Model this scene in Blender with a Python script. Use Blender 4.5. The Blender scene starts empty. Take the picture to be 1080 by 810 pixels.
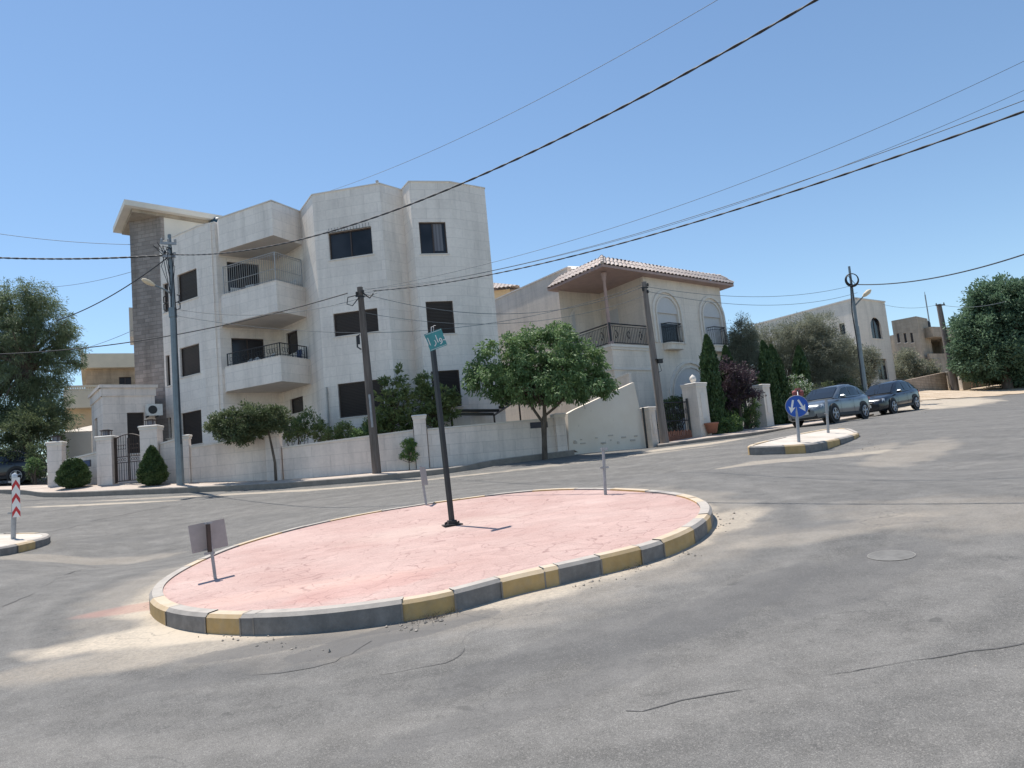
import bpy, math, random
import numpy as np
from mathutils import Vector, Matrix

random.seed(7)
rng = np.random.default_rng(7)
scene = bpy.context.scene
COL = scene.collection

# ------------------------------------------------------------------ camera
F_PX = 800.0                       # focal length in pixels of the 1080 px wide photograph
PITCH, ROLL = math.radians(6.6), math.radians(5.4)
FW = np.array([0, math.cos(PITCH), math.sin(PITCH)])
UP0 = np.array([0, -math.sin(PITCH), math.cos(PITCH)])
RT0 = np.array([1.0, 0, 0])
RT = math.cos(ROLL) * RT0 - math.sin(ROLL) * UP0
UP = math.cos(ROLL) * UP0 + math.sin(ROLL) * RT0
cam_d = bpy.data.cameras.new('camera')
cam_d.sensor_width = 36.0
cam_d.lens = 36.0 * F_PX / 1080.0
cam_d.clip_start = 0.1
cam_d.clip_end = 3000
cam = bpy.data.objects.new('camera', cam_d)
COL.objects.link(cam)
M3 = Matrix(((RT[0], UP[0], -FW[0]), (RT[1], UP[1], -FW[1]), (RT[2], UP[2], -FW[2])))
cam.matrix_world = M3.to_4x4()
scene.camera = cam

# ------------------------------------------------------------------ light
SUN_AZ = (-0.66, 0.75)             # horizontal direction towards the sun
SUN_EL = math.radians(68)
world = bpy.data.worlds.new('World')
scene.world = world
world.use_nodes = True
wn = world.node_tree
bg = wn.nodes['Background']
sky = wn.nodes.new('ShaderNodeTexSky')
sky.sky_type = 'NISHITA'
sky.sun_disc = False
sky.sun_elevation = SUN_EL
sky.sun_rotation = math.atan2(SUN_AZ[0], SUN_AZ[1])
sky.altitude = 600
sky.air_density = 1.1
sky.dust_density = 0.1
sky.ozone_density = 1.5
tint = wn.nodes.new('ShaderNodeMix'); tint.data_type = 'RGBA'; tint.blend_type = 'MULTIPLY'
tint.inputs[0].default_value = 1.0; tint.inputs[7].default_value = (0.915, 0.985, 1.0, 1)      # a touch less violet than the model sky
wn.links.new(sky.outputs['Color'], tint.inputs[6]); wn.links.new(tint.outputs[2], bg.inputs['Color'])
bg.inputs['Strength'].default_value = 0.104
sun_d = bpy.data.lights.new('sun', 'SUN')
sun_d.energy = 3.9
sun_d.angle = math.radians(0.5)
sun_d.color = (1.0, 0.945, 0.865)
sun = bpy.data.objects.new('sun', sun_d)
COL.objects.link(sun)
n_ = math.hypot(*SUN_AZ)
to_sun = Vector((SUN_AZ[0] / n_ * math.cos(SUN_EL), SUN_AZ[1] / n_ * math.cos(SUN_EL), math.sin(SUN_EL)))
sun.rotation_euler = to_sun.to_track_quat('Z', 'Y').to_euler()
sun.location = (0, 0, 40)
scene.view_settings.view_transform = 'Standard'
scene.view_settings.look = 'None'
scene.view_settings.exposure = 0.56
scene.view_settings.gamma = 1.0

# ------------------------------------------------------------------ geometry helpers
def ray(px, py):
    return FW + (px - 540) / F_PX * RT + (405 - py) / F_PX * UP
def at(px, py, Y):
    r = ray(px, py); return r * (Y / r[1])
def atz(px, py, Z):
    r = ray(px, py); return r * (Z / r[2])
def on_wall(p0, p1, px, py):
    """hit of a sight line with the vertical plane through p0,p1 -> (distance along, height)"""
    d = np.array([p1[0] - p0[0], p1[1] - p0[1]]); L = np.hypot(*d); d = d / L
    n = np.array([-d[1], d[0]]); r = ray(px, py)
    t = (n[0] * p0[0] + n[1] * p0[1]) / (n[0] * r[0] + n[1] * r[1])
    q = r * t
    return (q[0] - p0[0]) * d[0] + (q[1] - p0[1]) * d[1], q[2]
def lerp(a, b, t): return a + (b - a) * t
def v3(p, z=None):
    return np.array([p[0], p[1], p[2] if z is None else z], float)

def island_top(x, y): return -1.8 + 0.04 * x + 0.09 * y
def on_island(px, py):
    r = ray(px, py); return r * (-1.8 / (r[2] - .04 * r[0] - .09 * r[1]))

# ------------------------------------------------------------------ terrain
ctrl = []
for x in np.linspace(-12, 12, 7):
    for y in np.linspace(-6, 17, 7):
        if y > 12 and x > 6: continue
        if abs(x) > 8 and y > 14: continue
        if x < -7 and y > 9: continue
        ctrl.append((x, y, island_top(x, y) - 0.2))
def cp(px, py, Y, dz=0):
    p = at(px, py, Y); ctrl.append((p[0], p[1], p[2] + dz))
for a in [(0,586.5,14.6),(38,577.5,15.9),(56,571.5,17.2),(-60,590,14),(120,600,15.2),(20,522,29.5),(40,525,27.8),(72,524.5,27),(110,523,26.8),(200,519.5,26.3),(260,516.5,26.3),(325,513,26.3),(400,507,26.5),(467,500,26.8),(520,491,27.8),
          (590,481,30,-.05),(640,476,31.3),(690,472.5,32),(730,467,31.8),(760,464,32.3),(800,459,33.2),(836,453,34.4),(785,479,21),(840,478.5,21.5),(910,462,23.5),
          (881,446,31.5),(844,449,32.9),(943,436,37),(969,432,38.7),(915,425,45),(1008,412.5,62),(1065,405,62),(1080,447,22),(1080,430,36),(1080,414,52),
          (940,410,58),(985,421,45),(1040,421,45),(1080,485,15.5),(950,500,16),(960,450,27),(700,505,20),(10,506,38),(-60,515,34),(75,500,45),(-100,530,26),(0,550,21),(120,546,21),(60,600,13.5,.0)]:
    cp(*a)
for a in [(60,512,29.5),(200,509,28.3),(287,506,28),(395,498,28),(467,493,28.2),(740,460,34.2),(805,450,38.5),(850,446,42)]:
    cp(a[0], a[1], a[2], -.22)
ctrl += [(-15,40,1.3),(-5,45,1.6),(5,48,2.2),(14,48,2.6),(25,70,4.6),(45,90,6.0),(10,90,4.0),(-30,80,2.0),(-50,45,1.0),(-45,20,-.5),(-40,-10,-3),
         (0,-25,-3.6),(40,-20,-.6),(45,10,1.0),(50,40,3.0),(80,70,6),(-10,120,4),(60,120,7)]
ctrl = np.array(ctrl)
def tps(r2): return 0.5 * r2 * np.log(r2 + 1e-9)
_N = len(ctrl)
_A = np.zeros((_N + 3, _N + 3))
_d2 = ((ctrl[:, None, :2] - ctrl[None, :, :2]) ** 2).sum(2)
_A[:_N, :_N] = tps(_d2) + np.eye(_N) * 1.2
_A[:_N, _N:] = np.c_[np.ones(_N), ctrl[:, :2]]
_A[_N:, :_N] = _A[:_N, _N:].T
_w = np.linalg.solve(_A, np.r_[ctrl[:, 2], np.zeros(3)])
def ground_z(x, y):
    x = np.asarray(x, float); y = np.asarray(y, float); sh = x.shape
    P = np.c_[x.ravel(), y.ravel()]
    rr = np.hypot(P[:, 0] - 5, P[:, 1] - 30)
    k = np.minimum(1, 100 / np.maximum(rr, 1)); Q = np.c_[5 + (P[:, 0] - 5) * k, 30 + (P[:, 1] - 30) * k]
    out = np.zeros(len(Q))
    for s in range(0, len(Q), 20000):
        q = Q[s:s + 20000]
        d2 = ((q[:, None, :] - ctrl[None, :, :2]) ** 2).sum(2)
        out[s:s + 20000] = tps(d2) @ _w[:_N] + _w[_N] + q @ _w[_N + 1:]
    f = np.clip((rr - 100) / 250, 0, 1)
    out = out * (1 - f) + 1.0 * f
    return out.reshape(sh)
def gz(p): return float(ground_z(np.array([p[0]]), np.array([p[1]]))[0])
def gp(px, py, Y):
    """point on the ground below the sight line at depth Y"""
    p = at(px, py, Y); p[2] = gz(p); return p
def hit(px, py):
    r = ray(px, py); lo, t = None, 2.0
    while t < 150:
        q = r * t
        if q[2] < gz(q):
            a, b = t - .5, t
            for _ in range(20):
                m = (a + b) / 2; q = r * m
                if q[2] < gz(q): b = m
                else: a = m
            return r * b
        t += .5
    return r * t

# ------------------------------------------------------------------ mesh builder
class MB:
    def __init__(s): s.v = []; s.f = []; s.m = []; s.sm = []
    def face(s, pts, m=0, smooth=False):
        b = len(s.v); s.v += [tuple(map(float, p)) for p in pts]
        s.f.append(tuple(range(b, b + len(pts)))); s.m.append(m); s.sm.append(smooth); return s
    def add(s, verts, faces, m=0, smooth=False):
        b = len(s.v); s.v += [tuple(map(float, p)) for p in verts]
        for f in faces: s.f.append(tuple(b + i for i in f)); s.m.append(m); s.sm.append(smooth)
        return s
    def obox(s, o, ax, ay, az, m=0):
        o, ax, ay, az = map(lambda q: np.array(q, float), (o, ax, ay, az))
        V = [o, o + ax, o + ax + ay, o + ay, o + az, o + ax + az, o + ax + ay + az, o + ay + az]
        return s.add(V, [(0, 3, 2, 1), (4, 5, 6, 7), (0, 1, 5, 4), (1, 2, 6, 5), (2, 3, 7, 6), (3, 0, 4, 7)], m)
    def box(s, c, d, rz=0, m=0):
        """centre c, full size d, turned rz about z"""
        cx, sx = math.cos(rz), math.sin(rz)
        ax = np.array([cx, sx, 0]) * d[0]; ay = np.array([-sx, cx, 0]) * d[1]; az = np.array([0, 0, d[2]])
        return s.obox(np.array(c) - ax / 2 - ay / 2 - az / 2, ax, ay, az, m)
    def bbox(s, c, d, b=.02, rz=0, m=0):
        """box with chamfered edges"""
        cx, sx = math.cos(rz), math.sin(rz); X = np.array([cx, sx, 0]); Y = np.array([-sx, cx, 0]); Z = np.array([0, 0, 1.])
        h = np.array(d) / 2; c = np.array(c, float)
        pts = []
        for sz in (-1, 1):
            for sy in (-1, 1):
                for sx_ in (-1, 1):
                    for k in range(3):
                        q = np.array([sx_, sy, sz], float) * h
                        for j in range(3):
                            if j != k: q[j] -= np.sign(q[j]) * b
                        pts.append(c + X * q[0] + Y * q[1] + Z * q[2])
        import bmesh
        bm = bmesh.new(); [bm.verts.new(p) for p in pts]; bmesh.ops.convex_hull(bm, input=bm.verts)
        bm.verts.ensure_lookup_table(); bm.verts.index_update()
        s.add([v.co[:] for v in bm.verts], [tuple(v.index for v in f.verts) for f in bm.faces], m); bm.free(); return s
    def prism(s, poly, z0, z1, m=0, top=None, bottom=True):
        n = len(poly); A = [(p[0], p[1], z0) for p in poly]; B = [(p[0], p[1], z1) for p in poly]
        a = sum(poly[i][0] * poly[(i + 1) % n][1] - poly[(i + 1) % n][0] * poly[i][1] for i in range(n))
        for i in range(n):
            j = (i + 1) % n
            s.face([A[i], A[j], B[j], B[i]] if a > 0 else [A[j], A[i], B[i], B[j]], m)
        s.face(B if a > 0 else B[::-1], m if top is None else top)
        if bottom: s.face(A[::-1] if a > 0 else A, m)
        return s
    def tube(s, path, r, n=8, m=0, cap=True, smooth=True):
        path = [np.array(p, float) for p in path]; K = len(path)
        rs = r if hasattr(r, '__len__') else [r] * K
        V = []; up = np.array([0, 0, 1.]); prev = None
        for i in range(K):
            t = path[min(i + 1, K - 1)] - path[max(i - 1, 0)]; t = t / (np.linalg.norm(t) + 1e-12)
            if prev is None:
                a = np.cross(t, up)
                if np.linalg.norm(a) < .05: a = np.cross(t, [1, 0, 0])
            else: a = prev - t * np.dot(prev, t)
            a = a / np.linalg.norm(a); prev = a; b = np.cross(t, a)
            for k in range(n):
                w = 2 * math.pi * k / n
                V.append(path[i] + (a * math.cos(w) + b * math.sin(w)) * rs[i])
        Fs = [(i * n + k, i * n + (k + 1) % n, (i + 1) * n + (k + 1) % n, (i + 1) * n + k) for i in range(K - 1) for k in range(n)]
        s.add(V, Fs, m, smooth)
        if cap:
            s.face(V[:n][::-1], m); s.face(V[-n:], m)
        return s
    def lathe(s, c, prof, n=16, m=0, smooth=True):
        c = np.array(c, float)
        V = [c + [r * math.cos(2 * math.pi * k / n), r * math.sin(2 * math.pi * k / n), z] for r, z in prof for k in range(n)]
        Fs = [(i * n + k, i * n + (k + 1) % n, (i + 1) * n + (k + 1) % n, (i + 1) * n + k) for i in range(len(prof) - 1) for k in range(n)]
        return s.add(V, Fs, m, smooth)
    def disc(s, c, ax, r, t, n=24, m=0, smooth=False):
        """flat cylinder, axis ax"""
        ax = np.array(ax, float); ax /= np.linalg.norm(ax)
        c = np.array(c, float)
        return s.tube([c - ax * t / 2, c + ax * t / 2], r, n, m, True, smooth)
    def build(s, name, mats, parent=None, local=None):
        me = bpy.data.meshes.new(name)
        V = np.array(s.v, float)
        org = np.zeros(3)
        if local is not None: V = V - np.array(local); 
        me.from_pydata([tuple(v) for v in V], [], s.f)
        mats = mats if isinstance(mats, (list, tuple)) else [mats]
        for m in mats: me.materials.append(MAT[m] if isinstance(m, str) else m)
        me.polygons.foreach_set('material_index', s.m)
        me.polygons.foreach_set('use_smooth', s.sm)
        auto_uv(me, np.array(s.v, float))
        me.update()
        return link(name, me, parent)

def auto_uv(me, W):
    uv = me.uv_layers.new(name='uv')
    data = np.zeros((len(me.loops), 2))
    for p in me.polygons:
        n = np.array(p.normal)
        if abs(n[2]) > .75: T = np.array([1, 0, 0]); B = np.array([0, 1, 0])
        else:
            T = np.cross([0, 0, 1], n); T = T / (np.linalg.norm(T) + 1e-9); B = np.array([0, 0, 1.])
        for li in range(p.loop_start, p.loop_start + p.loop_total):
            w = W[me.loops[li].vertex_index]; data[li] = (w @ T, w @ B)
    uv.data.foreach_set('uv', data.ravel())

def link(name, me, parent=None):
    o = bpy.data.objects.new(name, me); COL.objects.link(o)
    if parent is not None:
        o.parent = parent
        o.matrix_parent_inverse = Matrix.Translation(-Vector(parent.location)) if not getattr(parent, 'parent', None) and parent.type == 'EMPTY' else Matrix.Identity(4)
        if parent.type == 'EMPTY' and parent.get('localparts'): o.matrix_parent_inverse = Matrix.Identity(4)
    return o
def tag(o, label=None, cat=None, group=None, kind=None):
    if label: o['label'] = label
    if cat: o['category'] = cat
    if group: o['group'] = group
    if kind: o['kind'] = kind
    return o
def thing(name, loc, label, cat, group=None, localparts=False, rz=0):
    o = bpy.data.objects.new(name, None); COL.objects.link(o)
    o.location = tuple(map(float, loc)); o.rotation_euler = (0, 0, rz); o.empty_display_size = .2
    if localparts: o['localparts'] = True
    return tag(o, label, cat, group)
def copy_tree(o, parent=None):
    c = o.copy(); COL.objects.link(c)
    if parent is not None: c.parent = parent
    for ch in [x for x in COL.objects if x.parent == o]: copy_tree(ch, c)
    return c

# ------------------------------------------------------------------ materials
MAT = {}
class NT:
    def __init__(s, name, rough=.8, spec=.3):
        s.mat = bpy.data.materials.new(name); s.mat.use_nodes = True; MAT[name] = s.mat
        s.n = s.mat.node_tree.nodes; s.l = s.mat.node_tree.links
        s.b = s.n['Principled BSDF']; s.b.inputs['Roughness'].default_value = rough
        s.b.inputs['Specular IOR Level'].default_value = spec
        s.tc = s.n.new('ShaderNodeTexCoord')
    def new(s, t, **k):
        n = s.n.new(t)
        for a, b in k.items(): setattr(n, a, b)
        return n
    def put(s, sock, val):
        if isinstance(val, bpy.types.NodeSocket): s.l.new(val, sock)
        elif isinstance(val, (tuple, list)) and len(val) == 3 and sock.type == 'RGBA': sock.default_value = (*val, 1)
        else: sock.default_value = val
    def vec(s, kind='Object', scale=(1, 1, 1), rot=(0, 0, 0), loc=(0, 0, 0)):
        m = s.new('ShaderNodeMapping'); s.l.new(s.tc.outputs[kind], m.inputs['Vector'])
        m.inputs['Scale'].default_value = scale; m.inputs['Rotation'].default_value = rot; m.inputs['Location'].default_value = loc
        return m.outputs[0]
    def noise(s, scale, detail=4, rough=.55, vec=None, dist=0):
        n = s.new('ShaderNodeTexNoise'); n.inputs['Scale'].default_value = scale; n.inputs['Detail'].default_value = detail
        n.inputs['Roughness'].default_value = rough; n.inputs['Distortion'].default_value = dist
        s.l.new(vec if vec is not None else s.tc.outputs['Object'], n.inputs['Vector']); return n.outputs['Fac']
    def ramp(s, fac, stops):
        r = s.new('ShaderNodeValToRGB'); s.l.new(fac, r.inputs['Fac']); e = r.color_ramp.elements
        e[0].position, e[0].color = stops[0][0], tuple(stops[0][1]) + (1,) if hasattr(stops[0][1], '__len__') else (stops[0][1],) * 3 + (1,)
        e[1].position, e[1].color = stops[1][0], tuple(stops[1][1]) + (1,) if hasattr(stops[1][1], '__len__') else (stops[1][1],) * 3 + (1,)
        for p, c in stops[2:]:
            q = e.new(p); q.color = tuple(c) + (1,) if hasattr(c, '__len__') else (c,) * 3 + (1,)
        return r.outputs['Color']
    def mix(s, fac, a, b, mode='MIX'):
        m = s.new('ShaderNodeMix', data_type='RGBA', blend_type=mode)
        s.put(m.inputs[0], fac)
        s.put(m.inputs[6], a); s.put(m.inputs[7], b); return m.outputs[2]
    def math(s, op, a, b=0, clamp=False):
        m = s.new('ShaderNodeMath', operation=op, use_clamp=clamp); s.put(m.inputs[0], a); s.put(m.inputs[1], b); return m.outputs[0]
    def bump(s, h, strength=.3, dist=.02):
        b = s.new('ShaderNodeBump'); b.inputs['Strength'].default_value = strength; b.inputs['Distance'].default_value = dist
        s.l.new(h, b.inputs['Height']); s.l.new(b.outputs['Normal'], s.b.inputs['Normal'])
    def color(s, c): s.put(s.b.inputs['Base Color'], c)
    def ellipse(s, cx, cy, rx, ry, rot=0, soft=.35, nz=None, amp=.5):
        """1 inside a rough-edged patch of the ground, 0 outside (object = world metres)"""
        v = s.vec('Object', (1, 1, 0), (0, 0, 0), (-cx, -cy, 0))
        r = s.new('ShaderNodeVectorRotate', rotation_type='Z_AXIS'); s.l.new(v, r.inputs['Vector']); r.inputs['Angle'].default_value = -rot
        sc = s.new('ShaderNodeVectorMath', operation='MULTIPLY'); s.l.new(r.outputs[0], sc.inputs[0]); sc.inputs[1].default_value = (1 / rx, 1 / ry, 0)
        ln = s.new('ShaderNodeVectorMath', operation='LENGTH'); s.l.new(sc.outputs[0], ln.inputs[0])
        d = ln.outputs['Value']
        if nz is not None: d = s.math('ADD', d, s.math('MULTIPLY', s.math('SUBTRACT', nz, .5), amp))
        m = s.new('ShaderNodeMapRange', interpolation_type='SMOOTHSTEP'); s.l.new(d, m.inputs[0])
        m.inputs[1].default_value = 1 + soft; m.inputs[2].default_value = 1 - soft
        return m.outputs[0]

def plain(name, col, rough=.6, metal=0, spec=.4, var=.12, scale=6, bump=0):
    m = NT(name, rough, spec); m.b.inputs['Metallic'].default_value = metal
    f = m.noise(scale, 5, .6)
    c1 = tuple(x * (1 - var) for x in col); c2 = tuple(min(1, x * (1 + var)) for x in col)
    m.color(m.ramp(f, [(.3, c1), (.7, c2)]))
    if bump: m.bump(m.noise(scale * 6, 4), bump, .01)
    return m

def stone(name, col, bw=.9, bh=.36, mortar=.005, var=.10, joint=.8, stain=.15, rough=.75, bump=.25, off=.5):
    m = NT(name, rough, .3)
    b = m.new('ShaderNodeTexBrick'); m.l.new(m.tc.outputs['UV'], b.inputs['Vector'])
    b.offset = off; b.inputs['Scale'].default_value = 1
    b.inputs['Brick Width'].default_value = bw; b.inputs['Row Height'].default_value = bh
    b.inputs['Mortar Size'].default_value = mortar; b.inputs['Mortar Smooth'].default_value = .3; b.inputs['Bias'].default_value = 0
    c1 = tuple(x * (1 - var) for x in col); c2 = tuple(min(1, x * (1 + var)) for x in col)
    m.put(b.inputs['Color1'], c1); m.put(b.inputs['Color2'], c2); m.put(b.inputs['Mortar'], tuple(x * joint for x in col))
    n1 = m.noise(.35, 5, .6); n2 = m.noise(9, 4, .6)
    st = m.noise(1.0, 5, .65, m.vec('Object', (1.6, 1.6, .18)))
    c = m.mix(.5, b.outputs['Color'], m.ramp(n1, [(.3, tuple(x * (1 - stain) for x in col)), (.7, tuple(min(1, x * (1 + stain * .5)) for x in col))]))
    c = m.mix(1, c, m.ramp(n2, [(.25, .93), (.75, 1.05)]), 'MULTIPLY')
    c = m.mix(1, c, m.ramp(st, [(.28, 1 - stain * 1.4), (.55, 1.02)]), 'MULTIPLY')
    m.color(c)
    h = m.math('ADD', m.math('MULTIPLY', b.outputs['Fac'], -1), m.math('MULTIPLY', n2, .3))
    m.bump(h, bump, .01)
    return m

# asphalt ------------------------------------------------------------
def make_asphalt():
    m = NT('asphalt', .85, .25)
    fine = m.noise(150, 2, .8); mid = m.noise(30, 5, .8); big = m.noise(.22, 5, .6); warp = m.noise(1.6, 5, .6)
    streak = m.noise(1.0, 5, .55, m.vec('Object', (.16, 1.3, 1), (0, 0, math.radians(-52))), .6)
    streak2 = m.noise(1.0, 5, .55, m.vec('Object', (.22, 1.6, 1), (0, 0, math.radians(24)), (3, 8, 0)), .8)
    c = m.ramp(big, [(.3, (.175, .167, .155)), (.7, (.222, .212, .197))])
    c = m.mix(.55, c, m.ramp(streak, [(.32, (.150, .145, .137)), (.68, (.235, .223, .205))]))
    c = m.mix(.35, c, m.ramp(streak2, [(.35, (.120, .117, .112)), (.65, (.235, .222, .204))]))
    # tyre-worn rings round the island
    rc = m.vec('Object', (1, 1, 0), (0, 0, 0), (1.35, -11.75, 0)); ln = m.new('ShaderNodeVectorMath', operation='LENGTH'); m.l.new(rc, ln.inputs[0])
    cx = m.new('ShaderNodeCombineXYZ'); m.put(cx.inputs[0], m.math('MULTIPLY', ln.outputs['Value'], 1.5)); sx = m.new('ShaderNodeSeparateXYZ'); m.l.new(rc, sx.inputs[0])
    m.put(cx.inputs[1], m.math('MULTIPLY', sx.outputs[0], .10)); m.put(cx.inputs[2], m.math('MULTIPLY', sx.outputs[1], .10))
    ring = m.noise(1.0, 5, .55, cx.outputs[0], .5)
    c = m.mix(.45, c, m.ramp(ring, [(.36, (.140, .136, .129)), (.64, (.238, .226, .208))]))
    blot = m.noise(2.6, 8, .7)
    c = m.mix(1, c, m.ramp(blot, [(.36, .82), (.64, 1.13)]), 'MULTIPLY')
    c = m.mix(1, c, m.ramp(mid, [(.3, .86), (.7, 1.12)]), 'MULTIPLY')
    c = m.mix(1, c, m.ramp(fine, [(.34, .52), (.5, .87), (.66, 1.22)]), 'MULTIPLY')
    fleck = m.new('ShaderNodeTexVoronoi'); fleck.inputs['Scale'].default_value = 130; m.l.new(m.tc.outputs['Object'], fleck.inputs['Vector'])
    fs = m.new('ShaderNodeSeparateColor'); m.l.new(fleck.outputs['Color'], fs.inputs[0])
    c = m.mix(m.math('MULTIPLY', m.ramp(fs.outputs[0], [(.88, 0.0), (.92, 1.0)]), .35), c, (.36, .34, .31))
    spots = m.ramp(m.noise(3.3, 3, .5, m.vec('Object', (1, 1, 1), (0, 0, 0), (4, 9, 0))), [(.70, 0.0), (.73, 1.0)])
    c = m.mix(m.math('MULTIPLY', spots, .5), c, (.075, .073, .07))
    sand = (.56, .475, .37)
    q = None
    n6 = m.noise(6, 9, .78)
    def rough(e): return m.ramp(m.math('ADD', e, m.math('MULTIPLY', m.math('SUBTRACT', n6, .5), 1.5)), [(.28, 0.0), (.85, 1.0)])
    def lay(c, col, msk, k): return m.mix(m.math('MULTIPLY', msk, k), c, col)
    warp2 = m.noise(1.5, 9, .72); grit = m.ramp(m.noise(22, 5, .75), [(.38, .55), (.6, 1.0)])
    dustn = m.ramp(warp, [(.3, .3), (.7, 1.0)])
    c = lay(c, sand, m.math('MULTIPLY', rough(m.ellipse(-1.35, 11.75, 4.22, 4.22, 0, .07, warp2, .22)), grit), .75)
    c = lay(c, sand, m.math('MULTIPLY', rough(m.ellipse(-1.35, 11.75, 4.9, 4.9, 0, .12, warp2, .5)), grit), .22)
    # sand drifts round the kerb of the big island, thicker at the near left
    g = lambda px, py: hit(px, py)
    for (px, py, rx, ry, rot, k) in SAND:
        q = g(px, py); c = lay(c, sand, m.math('MULTIPLY', rough(m.ellipse(q[0], q[1], rx * .95, ry * .95, rot, .5, warp2, 1.9)), grit), k)
    for (px, py, rx, ry, rot, k) in DARK:
        q = g(px, py); c = lay(c, (.115, .112, .11), m.ellipse(q[0], q[1], rx, ry, rot, .10, warp2, 1.5), k)
    q = g(150, 640); c = lay(c, (.42, .22, .18), rough(m.ellipse(q[0], q[1], .8, .26, .3, .5, warp2, 1.8)), .5)
    v = m.new('ShaderNodeTexVoronoi', feature='DISTANCE_TO_EDGE'); v.inputs['Scale'].default_value = .45
    wv = m.new('ShaderNodeVectorMath', operation='ADD'); m.l.new(m.tc.outputs['Object'], wv.inputs[0])
    wc = m.new('ShaderNodeTexNoise'); wc.inputs['Scale'].default_value = 1.3; wc.inputs['Detail'].default_value = 6; m.l.new(m.tc.outputs['Object'], wc.inputs['Vector'])
    ws = m.new('ShaderNodeVectorMath', operation='SCALE'); m.l.new(wc.outputs['Color'], ws.inputs[0]); ws.inputs['Scale'].default_value = 1.4
    m.l.new(ws.outputs[0], wv.inputs[1]); m.l.new(wv.outputs[0], v.inputs['Vector'])
    cr = m.ramp(v.outputs['Distance'], [(.0, 1.0), (.006, 0.0)])
    sel = m.ramp(m.noise(.5, 2, .5, m.vec('Object', (1, 1, 1), (0, 0, 0), (7, 3, 0))), [(.52, 0.0), (.6, 1.0)])
    c = m.mix(m.math('MULTIPLY', m.math('MULTIPLY', cr, sel), .55), c, (.08, .078, .075))
    m.color(c)
    m.bump(m.math('ADD', fine, m.math('MULTIPLY', mid, .6)), .35, .012)
SAND = [(190, 666, 1.5, .5, .12, 1.0), (215, 662, .8, .3, .1, 1.0), (150, 690, 1.7, .5, .2, .4), (250, 668, .9, .18, .0, .8), (165, 640, .6, .5, 0, .7), (770, 548, 1.0, .45, 1.0, .55), 
        (60, 590, 2.2, .5, .5, .3), (250, 521, 6, .28, -.02, .75), (430, 508, 4, .3, .05, .7), (100, 532, 2.6, .25, 0, .8), (840, 484, 3.0, .4, .2, .5), (920, 475, 1.6, .5, .8, .3),
        (640, 484, 4.5, .4, .25, .45), (730, 470, 3.2, .8, .5, .8), (960, 478, 2.8, .9, .8, .28), (1000, 425, 6, 2.2, .75, .95), (1000, 540, 1.2, 1.6, .4, .2), (880, 560, 1.5, .4, .2, .25)]
DARK = [(420, 668, 1.0, .30, .38, .6), (330, 674, 1.2, .25, .15, .55), (310, 696, 1.5, .32, .15, .30), (760, 640, 1.6, .35, .7, .45), (600, 680, 1.4, .3, .6, .35), (560, 740, 1.2, .22, .45, .3), (900, 610, 1.4, .4, .7, .35), (870, 555, 1.2, .3, -.3, .3), (180, 565, 3, .2, .5, .3)]

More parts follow.
